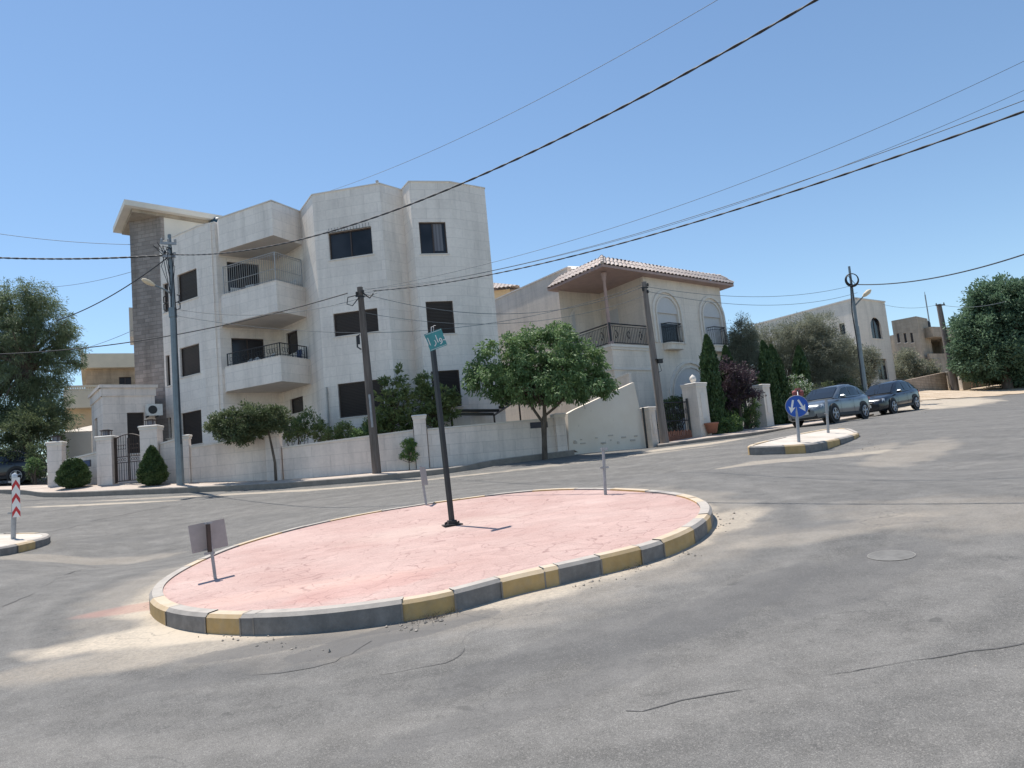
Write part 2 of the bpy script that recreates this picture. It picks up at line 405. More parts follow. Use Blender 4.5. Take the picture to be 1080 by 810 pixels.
def make_materials():
    make_asphalt()
    # pink stamped concrete
    m = NT('pink_paving', .85, .25)
    nd = m.new('ShaderNodeTexNoise'); nd.inputs['Scale'].default_value = 2.2; nd.inputs['Detail'].default_value = 5; m.l.new(m.tc.outputs['Object'], nd.inputs['Vector'])
    sc = m.new('ShaderNodeVectorMath', operation='SCALE'); m.l.new(nd.outputs['Color'], sc.inputs[0]); sc.inputs['Scale'].default_value = .5
    ad = m.new('ShaderNodeVectorMath', operation='ADD'); m.l.new(m.tc.outputs['Object'], ad.inputs[0]); m.l.new(sc.outputs[0], ad.inputs[1])
    mp = m.new('ShaderNodeMapping'); m.l.new(ad.outputs[0], mp.inputs['Vector']); mp.inputs['Scale'].default_value = (.62, 1.15, .01); mp.inputs['Rotation'].default_value = (0, 0, .25)
    v = m.new('ShaderNodeTexVoronoi', feature='DISTANCE_TO_EDGE'); v.inputs['Scale'].default_value = 4.6; v.inputs['Randomness'].default_value = .85; m.l.new(mp.outputs[0], v.inputs['Vector'])
    v2 = m.new('ShaderNodeTexVoronoi', feature='F1'); v2.inputs['Scale'].default_value = 4.6; v2.inputs['Randomness'].default_value = .85; m.l.new(mp.outputs[0], v2.inputs['Vector'])
    big = m.noise(.8, 5, .6); fine = m.noise(45, 3, .7); warp = m.noise(2.4, 5, .6)
    pk1, pk2 = (.455, .295, .258), (.55, .395, .35)
    c = m.ramp(big, [(.3, pk1), (.7, pk2)])
    sep = m.new('ShaderNodeSeparateColor'); m.l.new(v2.outputs['Color'], sep.inputs[0])
    c = m.mix(1, c, m.ramp(sep.outputs[0], [(0, .95), (1, 1.04)]), 'MULTIPLY')
    c = m.mix(1, c, m.ramp(fine, [(.3, .85), (.7, 1.12)]), 'MULTIPLY')
    q = on_island(462, 556); c = m.mix(m.math('MULTIPLY', m.ellipse(q[0], q[1], 1.2, .6, .2, .6, warp, 1.4), .4), c, (.62, .50, .43))
    q = on_island(380, 617); c = m.mix(m.math('MULTIPLY', m.ellipse(q[0], q[1], .9, .4, .35, .2, warp, 1.4), .3), c, (.47, .22, .185))
    q = on_island(300, 622); c = m.mix(m.math('MULTIPLY', m.ellipse(q[0], q[1], 1.6, .3, .1, .4, warp, 1.2), .35), c, (.66, .44, .36))
    sel = m.ramp(m.noise(1.1, 4, .6), [(.35, .1), (.62, 1.0)])
    jn = m.math('MULTIPLY', m.ramp(v.outputs['Distance'], [(.0, 1.0), (.035, 0.0)]), sel)
    c = m.mix(m.math('MULTIPLY', jn, .8), c, (.27, .16, .145))
    m.color(c)
    m.bump(m.math('ADD', m.ramp(v.outputs['Distance'], [(0, 0.0), (.06, 1.0)]), m.math('MULTIPLY', fine, .25)), .22, .012)
    # kerb paints, worn, with dust lying on top faces
    def kerbmat(name, col, worn, amt=.45):
        k = NT(name, .8, .3); n1 = k.noise(4, 6, .65); n2 = k.noise(9, 8, .75)
        c = k.ramp(n1, [(.3, tuple(x * .8 for x in col)), (.7, tuple(x * 1.12 for x in col))])
        c = k.mix(k.math('MULTIPLY', k.ramp(n2, [(.45, 0.0), (.75, .8)]), amt), c, worn)
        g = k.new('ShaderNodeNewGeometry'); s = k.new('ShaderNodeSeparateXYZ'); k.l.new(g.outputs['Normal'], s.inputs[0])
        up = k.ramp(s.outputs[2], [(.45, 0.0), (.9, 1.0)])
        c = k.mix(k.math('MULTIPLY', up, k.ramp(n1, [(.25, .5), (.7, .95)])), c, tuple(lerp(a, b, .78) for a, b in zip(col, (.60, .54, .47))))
        k.color(c); k.bump(k.noise(60, 4, .7), .3, .008)
    kerbmat('kerb_yellow', (.54, .36, .155), (.42, .37, .30), .45)
    kerbmat('kerb_dark', (.205, .190, .178), (.36, .34, .32), .6)
    kerbmat('kerb_bare', (.27, .235, .20), (.36, .32, .28), .5)
    # sidewalk slab
    m = NT('pavement_concrete', .85, .25); n1 = m.noise(.7, 5, .6); n2 = m.noise(30, 3, .6); n3 = m.noise(2.5, 5, .6)
    c = m.ramp(n1, [(.3, (.44, .375, .32)), (.7, (.56, .49, .42))]); c = m.mix(.4, c, m.ramp(n3, [(.35, (.42, .31, .26)), (.7, (.58, .52, .45))]))
    c = m.mix(1, c, m.ramp(n2, [(.3, .88), (.7, 1.1)]), 'MULTIPLY'); m.color(c); m.bump(n2, .2, .01)
    m = NT('dusty_concrete', .9, .2); n1 = m.noise(1.4, 6, .65); n2 = m.noise(40, 3, .6)
    c = m.ramp(n1, [(.3, (.50, .44, .37)), (.7, (.66, .60, .53))]); c = m.mix(1, c, m.ramp(n2, [(.3, .88), (.7, 1.1)]), 'MULTIPLY'); m.color(c); m.bump(n2, .3, .01)
    m = NT('sandy_soil', .95, .1); n1 = m.noise(.8, 6, .65); n2 = m.noise(14, 4, .6)
    c = m.ramp(n1, [(.3, (.47, .36, .25)), (.7, (.62, .51, .39))]); c = m.mix(1, c, m.ramp(n2, [(.3, .8), (.7, 1.15)]), 'MULTIPLY'); m.color(c); m.bump(n2, .8, .05)
    stone('white_stone', (.90, .82, .74), 1.15, .42, .013, .08, .74, .13)
    stone('wall_stone', (.87, .76, .68), 1.35, .42, .014, .09, .70, .16)
    stone('grey_stone', (.34, .30, .275), .42, .19, .014, .30, .6, .25, .85, .8)
    stone('villa_stone', (.82, .73, .63), 1.1, .42, .012, .06, .84, .13)
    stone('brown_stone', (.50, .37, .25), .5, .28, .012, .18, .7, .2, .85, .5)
    stone('beige_stone', (.40, .345, .28), .55, .3, .01, .14, .72, .22, .85, .5)
    stone('rubble_stone', (.42, .33, .26), .34, .20, .022, .28, .55, .25, .9, .8)
    plain('coping_stone', (.76, .70, .63), .7, var=.07, scale=3)
    plain('cream_plaster', (.72, .68, .61), .85, var=.06, scale=1.2)
    plain('cream_band', (.74, .63, .47), .85, var=.08, scale=1.2)
    plain('ochre_plaster', (.74, .55, .34), .85, var=.1, scale=1.2)
    plain('soffit_wood', (.44, .31, .27), .7, var=.12, scale=3)
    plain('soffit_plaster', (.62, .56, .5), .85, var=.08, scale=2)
    m = NT('stucco_wall', .9, .2); n1 = m.noise(.6, 6, .65); n2 = m.noise(2.5, 6, .7); n3 = m.noise(40, 3, .6)
    c = m.ramp(n1, [(.3, (.74, .655, .55)), (.7, (.84, .77, .67))])
    c = m.mix(m.ramp(n2, [(.66, 0.0), (.72, .7)]), c, (.40, .34, .28)); m.color(c); m.bump(n3, .3, .01)
    # roof tiles carry their own modelled rolls
    m = NT('roof_tile', .8, .3); n1 = m.noise(5, 4, .6); n2 = m.noise(.6, 4, .6)
    c = m.ramp(n1, [(.3, (.40, .31, .27)), (.7, (.66, .58, .53))]); c = m.mix(.4, c, m.ramp(n2, [(.3, (.48, .39, .34)), (.7, (.66, .60, .56))])); m.color(c)
    plain('black_metal', (.018, .018, .02), .45, .0, .5, .2)
    plain('brown_metal', (.055, .035, .028), .5, .0, .5, .2)
    plain('grey_metal', (.30, .32, .34), .45, .6, .5, .12)
    plain('pole_metal', (.21, .245, .265), .5, .35, .5, .15, 3)
    plain('galvanised', (.36, .36, .37), .5, .5, .5, .15, 12)
    plain('plate_back', (.40, .36, .34), .65, .1, .4, .12, 5)
    plain('light_metal', (.40, .39, .38), .5, .2, .5, .1)
    plain('sign_white', (.75, .74, .72), .5, 0, .4, .06, 8)
    plain('sign_red', (.50, .035, .04), .5, 0, .4, .15, 8)
    plain('faded_red', (.30, .09, .085), .7, var=.3, scale=20)
    plain('sign_blue', (.012, .085, .42), .45, 0, .5, .1, 8)
    plain('sign_teal', (.06, .27, .28), .5, 0, .4, .12, 8)
    plain('pot_clay', (.33, .15, .10), .8)
    plain('plastic_white', (.72, .71, .68), .45)
    plain('dark_room', (.03, .028, .027), .9)
    plain('cable', (.035, .036, .04), .6)
    plain('thin_cable', (.10, .12, .14), .6)
    plain('dark_plaque', (.05, .05, .07), .5)
    plain('blue_cloth', (.10, .13, .22), .9)
    plain('water_tank', (.03, .07, .10), .5)
    plain('drain_pipe', (.40, .38, .35), .6)
    plain('shutter_white', (.60, .585, .575), .6, var=.04)
    m = NT('shutter_dark', .5, .4); w = m.new('ShaderNodeTexWave', bands_direction='Z'); w.inputs['Scale'].default_value = 5.0; m.l.new(m.tc.outputs['Object'], w.inputs['Vector'])
    m.color(m.ramp(w.outputs['Fac'], [(.0, (.020, .017, .017)), (.4, (.052, .045, .046))])); m.bump(w.outputs['Fac'], .5, .01)
    m = NT('weathered_wood', .85, .2); n = m.noise(3, 6, .7, m.vec('Object', (5, 5, .35)))
    m.color(m.ramp(n, [(.3, (.10, .082, .072)), (.7, (.21, .18, .16))])); m.bump(n, .5, .02)
    m = NT('pale_wood', .85, .2); n = m.noise(3, 6, .7, m.vec('Object', (5, 5, .35)))
    m.color(m.ramp(n, [(.3, (.16, .135, .12)), (.7, (.30, .26, .235))])); m.bump(n, .5, .02)
    m = NT('window_glass', .12, .35); m.color(m.ramp(m.noise(.8, 2, .5), [(.3, (.012, .013, .016)), (.7, (.04, .042, .05))]))
    m = NT('curtain', .9, .1); n = m.noise(1, 3, .5, m.vec('Object', (14, 14, .2))); m.color(m.ramp(n, [(.3, (.12, .12, .14)), (.7, (.26, .26, .28))]))
    def leaf(name, dark, light, sc=1.6, trans=.36):
        k = NT(name, .55, .35); n1 = k.noise(sc, 3, .6); n2 = k.noise(sc * 9, 2, .6)
        c = k.ramp(n1, [(.3, dark), (.7, light)])
        c = k.mix(1, c, k.ramp(n2, [(.3, .7), (.7, 1.35)]), 'MULTIPLY'); k.color(c)
        t = k.new('ShaderNodeBsdfTranslucent'); k.l.new(c, t.inputs['Color'])
        mx = k.new('ShaderNodeMixShader'); mx.inputs[0].default_value = trans
        k.l.new(k.b.outputs[0], mx.inputs[1]); k.l.new(t.outputs[0], mx.inputs[2]); k.l.new(mx.outputs[0], k.n['Material Output'].inputs['Surface'])
    leaf('leaf_green', (.095, .165, .065), (.22, .32, .135))
    leaf('leaf_fresh', (.11, .16, .055), (.26, .31, .13))
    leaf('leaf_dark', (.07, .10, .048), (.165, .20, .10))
    leaf('leaf_pine', (.11, .15, .08), (.26, .32, .18), .7)
    leaf('leaf_olive', (.19, .20, .145), (.35, .36, .27), 1.0)
    leaf('leaf_cypress', (.035, .07, .026), (.08, .135, .05), 3, .1)
    leaf('leaf_topiary', (.04, .075, .026), (.09, .14, .05), 4, .1)
    leaf('leaf_purple', (.055, .038, .05), (.12, .085, .10), 2)
    leaf('leaf_lime', (.12, .20, .03), (.26, .36, .08), 2, .35)
    leaf('leaf_big', (.08, .14, .085), (.18, .27, .165), .5)
    leaf('petal_white', (.6, .6, .55), (.8, .8, .75), 2)
    leaf('petal_red', (.45, .03, .04), (.7, .08, .08), 2)
    m = NT('bark', .9, .2); n = m.noise(4, 6, .7, m.vec('Object', (3, 3, .6))); m.color(m.ramp(n, [(.3, (.075, .058, .045)), (.7, (.19, .155, .125))])); m.bump(n, .8, .03)
    # vehicles
    for nm, c in (('paint_grey', (.15, .17, .19)), ('paint_black', (.022, .026, .034)), ('paint_navy', (.02, .022, .03))):
        m = NT(nm, .28, .5); m.b.inputs['Metallic'].default_value = .45; m.color(m.ramp(m.noise(1.3, 4, .6), [(.3, tuple(x * .9 for x in c)), (.7, tuple(x * 1.15 + .006 for x in c))]))
        m.b.inputs['Coat Weight'].default_value = .7; m.b.inputs['Coat Roughness'].default_value = .08
    m = NT('car_glass', .04, .9); m.color((.015, .018, .022))
    m = NT('lamp_lens', .12, .8); m.color((.55, .57, .60))
    m = NT('tail_lens', .15, .8); m.color((.28, .012, .012))
    plain('rubber', (.022, .022, .024), .85)
    plain('black_plastic', (.028, .028, .03), .6)
    m = NT('alloy', .3, .6); m.b.inputs['Metallic'].default_value = .8; m.color((.5, .5, .52))
make_materials()

# ------------------------------------------------------------------ ground sheet
def make_ground():
    def axis(lo, hi, fine, step): 
        a = list(np.arange(fine[0], fine[1] + step, step)); g = step; x = a[-1]
        while x < hi: g *= 1.22; x += g; a.append(x)
        g = step; x = a[0]; b = []
        while x > lo: g *= 1.22; x -= g; b.append(x)
        return np.array(b[::-1] + a)
    X = axis(-450, 450, (-30, 34), .55); Y = axis(-150, 700, (-2, 62), .55)
    gx, gy = np.meshgrid(X, Y); Z = ground_z(gx, gy)
    V = np.c_[gx.ravel(), gy.ravel(), Z.ravel()]; nx, ny = len(X), len(Y)
    i, j = np.meshgrid(np.arange(nx - 1), np.arange(ny - 1)); b = (j * nx + i).ravel()
    Fc = np.c_[b, b + 1, b + nx + 1, b + nx]
    me = bpy.data.meshes.new('road'); me.from_pydata(V.tolist(), [], Fc.tolist()); me.materials.append(MAT['asphalt'])
    me.polygons.foreach_set('use_smooth', np.ones(len(Fc), bool)); me.update()
    tag(link('road', me), kind='structure')
make_ground()

def drape(pts, step=.4):
    out = []
    for a, b in zip(pts[:-1], pts[1:]):
        n = max(1, int(np.hypot(b[0] - a[0], b[1] - a[1]) / step))
        for k in range(n): out.append(np.array(a) + (np.array(b) - np.array(a)) * k / n)
    out.append(np.array(pts[-1])); return out
def smooth_poly(pts, n=6):
    P = [np.array(p, float) for p in pts]; out = []
    for i in range(len(P) - 1):
        p0, p1, p2, p3 = P[max(i - 1, 0)], P[i], P[i + 1], P[min(i + 2, len(P) - 1)]
        for k in range(n):
            t = k / n
            out.append(.5 * ((2 * p1) + (-p0 + p2) * t + (2 * p0 - 5 * p1 + 4 * p2 - p3) * t * t + (-p0 + 3 * p1 - 3 * p2 + p3) * t ** 3))
    out.append(P[-1]); return out

# ground sheets: sandy verge under the far poles, soil behind the garden walls
def sheet(name, poly_px, mat, dz, kind='structure'):
    """a patch that follows the terrain: grid clipped to a ground polygon"""
    P = [p[:2] for p in poly_px]; xs = [p[0] for p in P]; ys = [p[1] for p in P]
    import mathutils
    g = mathutils.geometry
    bm_v, idx, faces = [], {}, []
    st = .8
    def inside(x, y):
        c = False; j = len(P) - 1
        for i in range(len(P)):
            if (P[i][1] > y) != (P[j][1] > y) and x < (P[j][0] - P[i][0]) * (y - P[i][1]) / (P[j][1] - P[i][1]) + P[i][0]: c = not c
            j = i
        return c
    nx = int((max(xs) - min(xs)) / st) + 2; ny = int((max(ys) - min(ys)) / st) + 2
    for i in range(nx):
        for j in range(ny):
            x0, y0 = min(xs) + i * st, min(ys) + j * st
            if inside(x0 + st / 2, y0 + st / 2):
                q = []
                for (x, y) in ((x0, y0), (x0 + st, y0), (x0 + st, y0 + st), (x0, y0 + st)):
                    k = (round(x, 3), round(y, 3))
                    if k not in idx: idx[k] = len(bm_v); bm_v.append(k)
                    q.append(idx[k])
                faces.append(q)
    A = np.array(bm_v); z = ground_z(A[:, 0], A[:, 1]) + dz + rng.normal(0, .012, len(A))
    me = bpy.data.meshes.new(name); me.from_pydata(np.c_[A, z].tolist(), [], faces); me.materials.append(MAT[mat]); me.update()
    me.polygons.foreach_set('use_smooth', [True] * len(faces))
    tag(link(name, me), kind=kind)
sheet('ground', [at(930, 432, 42), at(1085, 409, 50), at(1200, 400, 60), at(1180, 395, 90), at(900, 400, 90), at(905, 428, 46)], 'sandy_soil', .03)

def pavement(name, outer, inner, mat='pavement_concrete', kw=.16, drop=.45, kmat='kerb_bare', flat=None):
    """raised walk: kerb along the outer line, slab up to the inner line (3-D points of the top surface)"""
    o = smooth_poly(outer, 5); i_ = smooth_poly(inner, 5); n = max(len(o), len(i_)) * 2
    def res(L):
        L = np.array(L); d = np.r_[0, np.cumsum(np.linalg.norm(np.diff(L[:, :2], axis=0), axis=1))]; t = np.linspace(0, d[-1], n)
        return np.c_[[np.interp(t, d, L[:, k]) for k in range(3)]].T
    o = res(o); i_ = res(i_); b = MB(); kb = MB()
    dirv = i_ - o; ln = np.linalg.norm(dirv[:, :2], axis=1)[:, None]; k = o + dirv * np.minimum(.9, kw / ln)
    for a in range(n - 1):
        k0 = k[a] - [0, 0, .006]; k1 = k[a + 1] - [0, 0, .006]
        b.face([k0, k1, i_[a + 1], i_[a]], 0, True)
    L = 0; per = 0
    for a in range(n - 1):
        u = (o[a + 1] - o[a]); q = [o[a], o[a + 1], k[a + 1], k[a]]
        ch = dirv[a] / ln[a] * .03
        kb.face([o[a] + ch, o[a + 1] + ch, k[a + 1], k[a]])
        kb.face([o[a] - [0, 0, .03], o[a + 1] - [0, 0, .03], o[a + 1] + ch, o[a] + ch])
        kb.face([o[a] - [0, 0, drop], o[a + 1] - [0, 0, drop], o[a + 1] - [0, 0, .03], o[a] - [0, 0, .03]])
        per += np.linalg.norm(u)
    tag(b.build('pavement', mat), kind='structure'); tag(kb.build('kerb', kmat), kind='structure')
    return o
def up(p, d): q = np.array(p, float); q[2] += d; return q
outerL = [up(at(*a), .2) for a in [(-60,515,33),(-20,521,31),(20,522,29.5),(45,525,27.8),(80,524.5,27),(130,522.5,26.7),(200,519.5,26.3),(325,513,26.3),(467,500,26.8),(520,490.5,27.8),(590,481.5,29.7),(606,479.5,30.4)]]
innerL = [at(*a) for a in [(-60,508,36),(-20,513,33),(40,511.5,31),(60,511.5,30.2),(85,510.5,29.6),(130,510,28.8),(200,508.5,28.4),(300,505.5,28.2),(395,498,28.2),(467,492.5,28.4),(520,487,29),(596,478,30.6),(610,477,31)]]
pavement('pavement', outerL, innerL)
outerV = [up(at(*a), .14) for a in [(694,472.5,31.2),(730,467.5,31.6),(760,463.5,32.4),(800,458.5,33.3),(836,453,34.6),(880,446.5,37),(922,439,40)]]
innerV = [at(*a) for a in [(694,468,33),(720,463,34),(740,459.5,34.6),(770,455,36.4),(805,449.5,38.9),(850,444,42),(905,437,46)]]
pavement('pavement', outerV, innerV)

# ------------------------------------------------------------------ painted-kerb islands
def island(name, label, boundary, topfn, kh, segs, pave_mat, kerbw=.16, closed=True, seg_fn=None):
    """boundary: closed list of xy points (counter-clockwise); kerb stones painted in turn"""
    B = np.array([p[:2] for p in boundary]); n = len(B)
    cen = B.mean(0); t = thing(name, (cen[0], cen[1], topfn(*cen) - kh), label, 'traffic island')
    nxt = np.roll(B, -1, 0); prv = np.roll(B, 1, 0); tg = nxt - prv; tg /= np.linalg.norm(tg, axis=1)[:, None]
    nin = np.c_[-tg[:, 1], tg[:, 0]]
    def P(q, dz=0): return np.array([q[0], q[1], topfn(q[0], q[1]) + dz])
    kb = MB(); rj = np.random.default_rng(17); off = 0.0; dzs = 0.0
    P0 = P
    for i in range(n):
        j = (i + 1) % n; m = segs[i]
        if segs[i] != segs[i - 1] or i % 9 == 0: off = rj.uniform(-.009, .009); dzs = rj.uniform(-.007, .006)
        P = lambda q, dz=0, dzs=dzs: P0(q, dz + dzs)
        a0, a1 = B[i] + nin[i] * off, B[j] + nin[j] * off; b0, b1 = B[i] + nin[i] * .035, B[j] + nin[j] * .035; c0, c1 = B[i] + nin[i] * kerbw, B[j] + nin[j] * kerbw
        kb.face([P(a0, -kh - .35), P(a1, -kh - .35), P(a1, -.035), P(a0, -.035)], m)
        kb.face([P(a0, -.035), P(a1, -.035), P(b1), P(b0)], m, True)
        kb.face([P(b0), P(b1), P(c1), P(c0)], m)
        kb.face([P(c0), P(c1), P(c1, -.1), P(c0, -.1)], m)
        if segs[i] != segs[i - 1] or i % 9 == 0:      # mortar joint between stones
            w = tg[i] * .009; P = P0; a0 = B[i] - nin[i] * .008; b0 = B[i] + nin[i] * .03
            kb.face([P(a0 - w - nin[i] * .003, -kh - .3), P(a0 + w - nin[i] * .003, -kh - .3), P(a0 + w - nin[i] * .003, -.03), P(a0 - w - nin[i] * .003, -.03)], 2)
            kb.face([P(b0 - w, .008), P(b0 + w, .008), P(c0 + w, .008), P(c0 - w, .008)], 2)
    P = P0
    kb.build('kerb', ['kerb_dark', 'kerb_yellow', 'kerb_bare'], t)
    pv = MB(); inner = B + nin * kerbw; c3 = P(cen, .0)
    R = 7
    for r in range(R):
        for i in range(n):
            j = (i + 1) % n; f0, f1 = r / R, (r + 1) / R
            q = [cen + (inner[i] - cen) * f0, cen + (inner[j] - cen) * f0, cen + (inner[j] - cen) * f1, cen + (inner[i] - cen) * f1]
            q = [P(x, -.025 + .02 * (1 - np.linalg.norm(x - cen) / 4)) for x in q]
            pv.face(q[1:] if r == 0 else q, 0, True)
    pv.build('paving', pave_mat, t)
    return t
_px = [(160,618),(171,609),(186.7,600),(212,588),(240,576.7),(280,564.5),(320,554),(383.3,540.7),(440,531.7),(500,523.3),(540,518.2),(580.6,515),(620,514),(661,515),(690,516.5),(714.8,518.8),(733,522.5),(744,526.9),(750.5,532),(751,537.6),(745,546),(731,556.4),(704,568),(674.5,577.9),(634,586),(588.6,596.7),(532,607.4),(476.7,625),(413,635),(355,642.7),(300,647.3),(256.7,648.3),(213.3,647.3),(190,645),(176.7,642.3),(165,637),(158.3,631),(157.5,625)]
# kerb corner points read along the outline, smoothed into a closed loop
_pp = [on_island(x, y - (0 if y < 520 else 0))[:2] for x, y in _px]
_c = np.mean([[min(p[k] for p in _pp), max(p[k] for p in _pp)] for k in (0, 1)], axis=1)
_th = np.array([math.atan2(p[1] - _c[1], p[0] - _c[0]) for p in _pp]); _r = np.array([np.hypot(*(p - _c)) for p in _pp])
_o = np.argsort(_th); _th, _r = _th[_o], _r[_o]
NB = 144
TH = np.linspace(-math.pi, math.pi, NB, endpoint=False)
RR = np.interp(TH, np.r_[_th - 2 * math.pi, _th, _th + 2 * math.pi], np.r_[_r, _r, _r])
for _ in range(4): RR = (np.roll(RR, 1) + RR + np.roll(RR, -1)) / 3
bnd = [(_c[0] + r * math.cos(t), _c[1] + r * math.sin(t)) for t, r in zip(TH, RR)]
def kerb_theta(px, py): p = on_island(px, py); return math.atan2(p[1] - _c[1], p[0] - _c[0])
# painted runs seen in the photograph, as angles round the island (yellow runs)
yl = [((158,630),(176,642)),((213,647),(256,648.3)),((418,634),(477,625)),((533,607),(589,597)),((634,586),(679,576)),((704,568),(731,556)),((744,547),(751,540))]
yl = [(kerb_theta(*a), kerb_theta(*b)) for a, b in yl]
lo, hi = yl[0][0], yl[-1][1]
segs = []
for i in range(NB):
    t = TH[i] + math.pi / NB; m = 0
    tt = t
    for a, b in yl:
        if (a <= tt <= b): m = 1
    a0, b0 = yl[0]
    if a0 > b0 and (t >= a0 or t <= b0): m = 1
    if t > hi and (t < (a0 if a0 > 0 else math.pi)): m = 1 if int((t - hi) / .26) % 2 == 1 else 0
    segs.append(m)
isl = island('traffic_island', 'large oval island of pink stamped paving ringed by a yellow and grey kerb', bnd, island_top, .2, segs, 'pink_paving')

def small_island(label, tops, kh, cols, kw=.15):
    """tops: outline of the top in 3-D (counter-clockwise seen from above)"""
    T = [np.array(p) for p in tops]; A = np.c_[[p[0] for p in T], [p[1] for p in T], np.ones(len(T))]
    co = np.linalg.lstsq(A, np.array([p[2] for p in T]), rcond=None)[0]
    L = []; seg = []
    n = len(T)
    cyc = [T[k % n] for k in range(-1, n + 2)]
    for i in range(n):
        p0, p1, p2, p3 = cyc[i], cyc[i + 1], cyc[i + 2], cyc[i + 3]; m = max(2, int(np.linalg.norm(p2 - p1) / .25))
        for k in range(m):
            t = k / m; L.append(p1 * (1 - t) + p2 * t); seg.append(cols[i])
    # light rounding
    A_ = np.array(L)
    for _ in range(2): A_ = (np.roll(A_, 1, 0) + 2 * A_ + np.roll(A_, -1, 0)) / 4
    return island('traffic_island', label, A_, lambda x, y: co[0] * x + co[1] * y + co[2], kh, seg, 'dusty_concrete', kw)
# right island: near edge from (785,..) to (845,..) to (908,..), far edge behind
rt = [at(785,470.5,21), at(806,470.5,21), at(826,470.7,21), at(852,470,21.1), at(872,466.5,21.8), at(886,463,22.5), at(900,457.5,23.4), at(907,454,24.2), at(897,451,26), at(884,451.8,26.6), at(868,453.5,26.2), at(840,458,24.6), at(806,464,22.6), at(789,467.5,21.6)]
small_island('small dusty white island in front of parked cars, under round blue sign', rt, .2, [0,0,1,0,1,0,1,0,1,0,1,0,1,1])
lt = [at(-90,586,13.6), at(-40,583,14.2), at(0,578.5,14.6), at(18,574,15.2), at(38,569,15.9), at(51,565.5,16.6), at(55,563,17.2), at(48,561,17.9), at(20,562,18.0), at(-20,562,18.4), at(-90,566,18.6)]
small_island('small dusty island at the left edge under the red chevron post', lt, .2, [1,0,0,1,0,0,0,1,0,1,0])

# long sealed joints and cracks in the asphalt, plus one painted cable shadow (thin sheets just above the road)
def crack_or_shadow(pts_px, w, seed, mat):
    r = np.random.default_rng(seed); P = [hit(*p) for p in pts_px]; P = drape(smooth_poly(P, 4), .12); b = MB()
    off = np.cumsum(r.normal(0, .02, len(P))); off -= np.linspace(0, off[-1], len(P))
    L, R = [], []
    for i, p in enumerate(P):
        t = P[min(i + 1, len(P) - 1)] - P[max(i - 1, 0)]; t = t[:2] / (np.linalg.norm(t[:2]) + 1e-9); nn = np.array([-t[1], t[0]])
        ph_ = i * .12; ww = w * max(.02, .55 + .55 * math.sin(ph_ * 2.3 + seed) + .45 * math.sin(ph_ * 5.9) + .5 * (r.random() - .5)) / 2; c = p[:2] + nn * off[i]
        for S, s_ in ((L, 1), (R, -1)):
            q = c + nn * ww * s_; S.append((q[0], q[1], gz(q) + .0035))
    for i in range(len(P) - 1): b.face([R[i], R[i + 1], L[i + 1], L[i]])
    tag(b.build('road_crack_or_shadow', mat), kind='structure')
plain('crack_or_shadow_dark', (.10, .096, .092), .9); plain('crack_pale', (.27, .255, .235), .9)
crack_or_shadow([(1085,677),(1000,690),(930,700),(880,708),(820,720),(740,734),(660,750)], .013, 1, 'crack_or_shadow_dark')
crack_or_shadow([(165,716),(200,712),(262,711),(330,705),(372,690),(392,676)], .010, 4, 'crack_or_shadow_dark')
crack_or_shadow([(0,565),(60,560),(120,545),(200,530)], .05, 6, 'crack_or_shadow_dark')  # overhead cable's shadow, painted as a dark strip on the left road
crack_or_shadow([(490,684),(470,700),(400,712)], .010, 7, 'crack_or_shadow_dark')
crack_or_shadow([(0,640),(60,610),(150,575),(220,566)], .02, 8, 'crack_or_shadow_dark')
plain('asphalt_patch', (.170, .164, .153), .9, var=.2, scale=8)
def manhole(px, py):
    q = hit(px, py); t = MB(); N = 24; c = np.array([q[0], q[1]])
    pts = [(c[0] + .21 * math.cos(k * 2 * math.pi / N), c[1] + .21 * math.sin(k * 2 * math.pi / N)) for k in range(N)]
    ring = [(c[0] + .218 * math.cos(k * 2 * math.pi / N), c[1] + .218 * math.sin(k * 2 * math.pi / N)) for k in range(N)]
    t.face([(x, y, gz((x, y)) + .004) for x, y in pts], 0)
    for k in range(N):
        j = (k + 1) % N; t.face([(*ring[k], gz(ring[k]) + .005), (*ring[j], gz(ring[j]) + .005), (*pts[j], gz(pts[j]) + .005), (*pts[k], gz(pts[k]) + .005)], 1)
    tag(t.build('manhole_cover', ['asphalt_patch', 'crack_pale']), 'round manhole cover set in the open asphalt on the right', 'manhole cover')
manhole(940, 586)
# loose stones at the foot of the kerb
def pebbles():
    b = MB(); r = np.random.default_rng(3)
    spots = [((190,655),(240,665)), ((230,662),(330,668)), ((418,662),(472,652)), ((610,620),(740,575)), ((745,560),(770,540)), ((900,480),(990,440)), ((1000,430),(930,440)), ((200,660),(350,690))]
    for a, c in spots:
        for k in range(60):
            u = r.random() ** 1.5; q = hit(lerp(a[0], c[0], u) + r.normal(0, 8), lerp(a[1], c[1], u) + r.normal(0, 4))
            if np.hypot(q[0] - _c[0], q[1] - _c[1]) < np.interp(math.atan2(q[1] - _c[1], q[0] - _c[0]), TH, RR) + .03: continue
            s = abs(r.normal(.004, .007)) + .003; q[2] = gz(q)
            V = [q + np.array(w) * s * r.uniform(.6, 1.4) for w in ((0, 0, 1.2), (1, 0, .3), (0, 1, .3), (-1, 0, .3), (0, -1, .3), (0, 0, -.4))]
            b.add(V, [(0, 1, 2), (0, 2, 3), (0, 3, 4), (0, 4, 1), (5, 2, 1), (5, 3, 2), (5, 4, 3), (5, 1, 4)])
    tag(b.build('loose_gravel', 'kerb_bare'), 'scattered small stones on the road by the kerbs', 'gravel', kind='stuff')
pebbles()

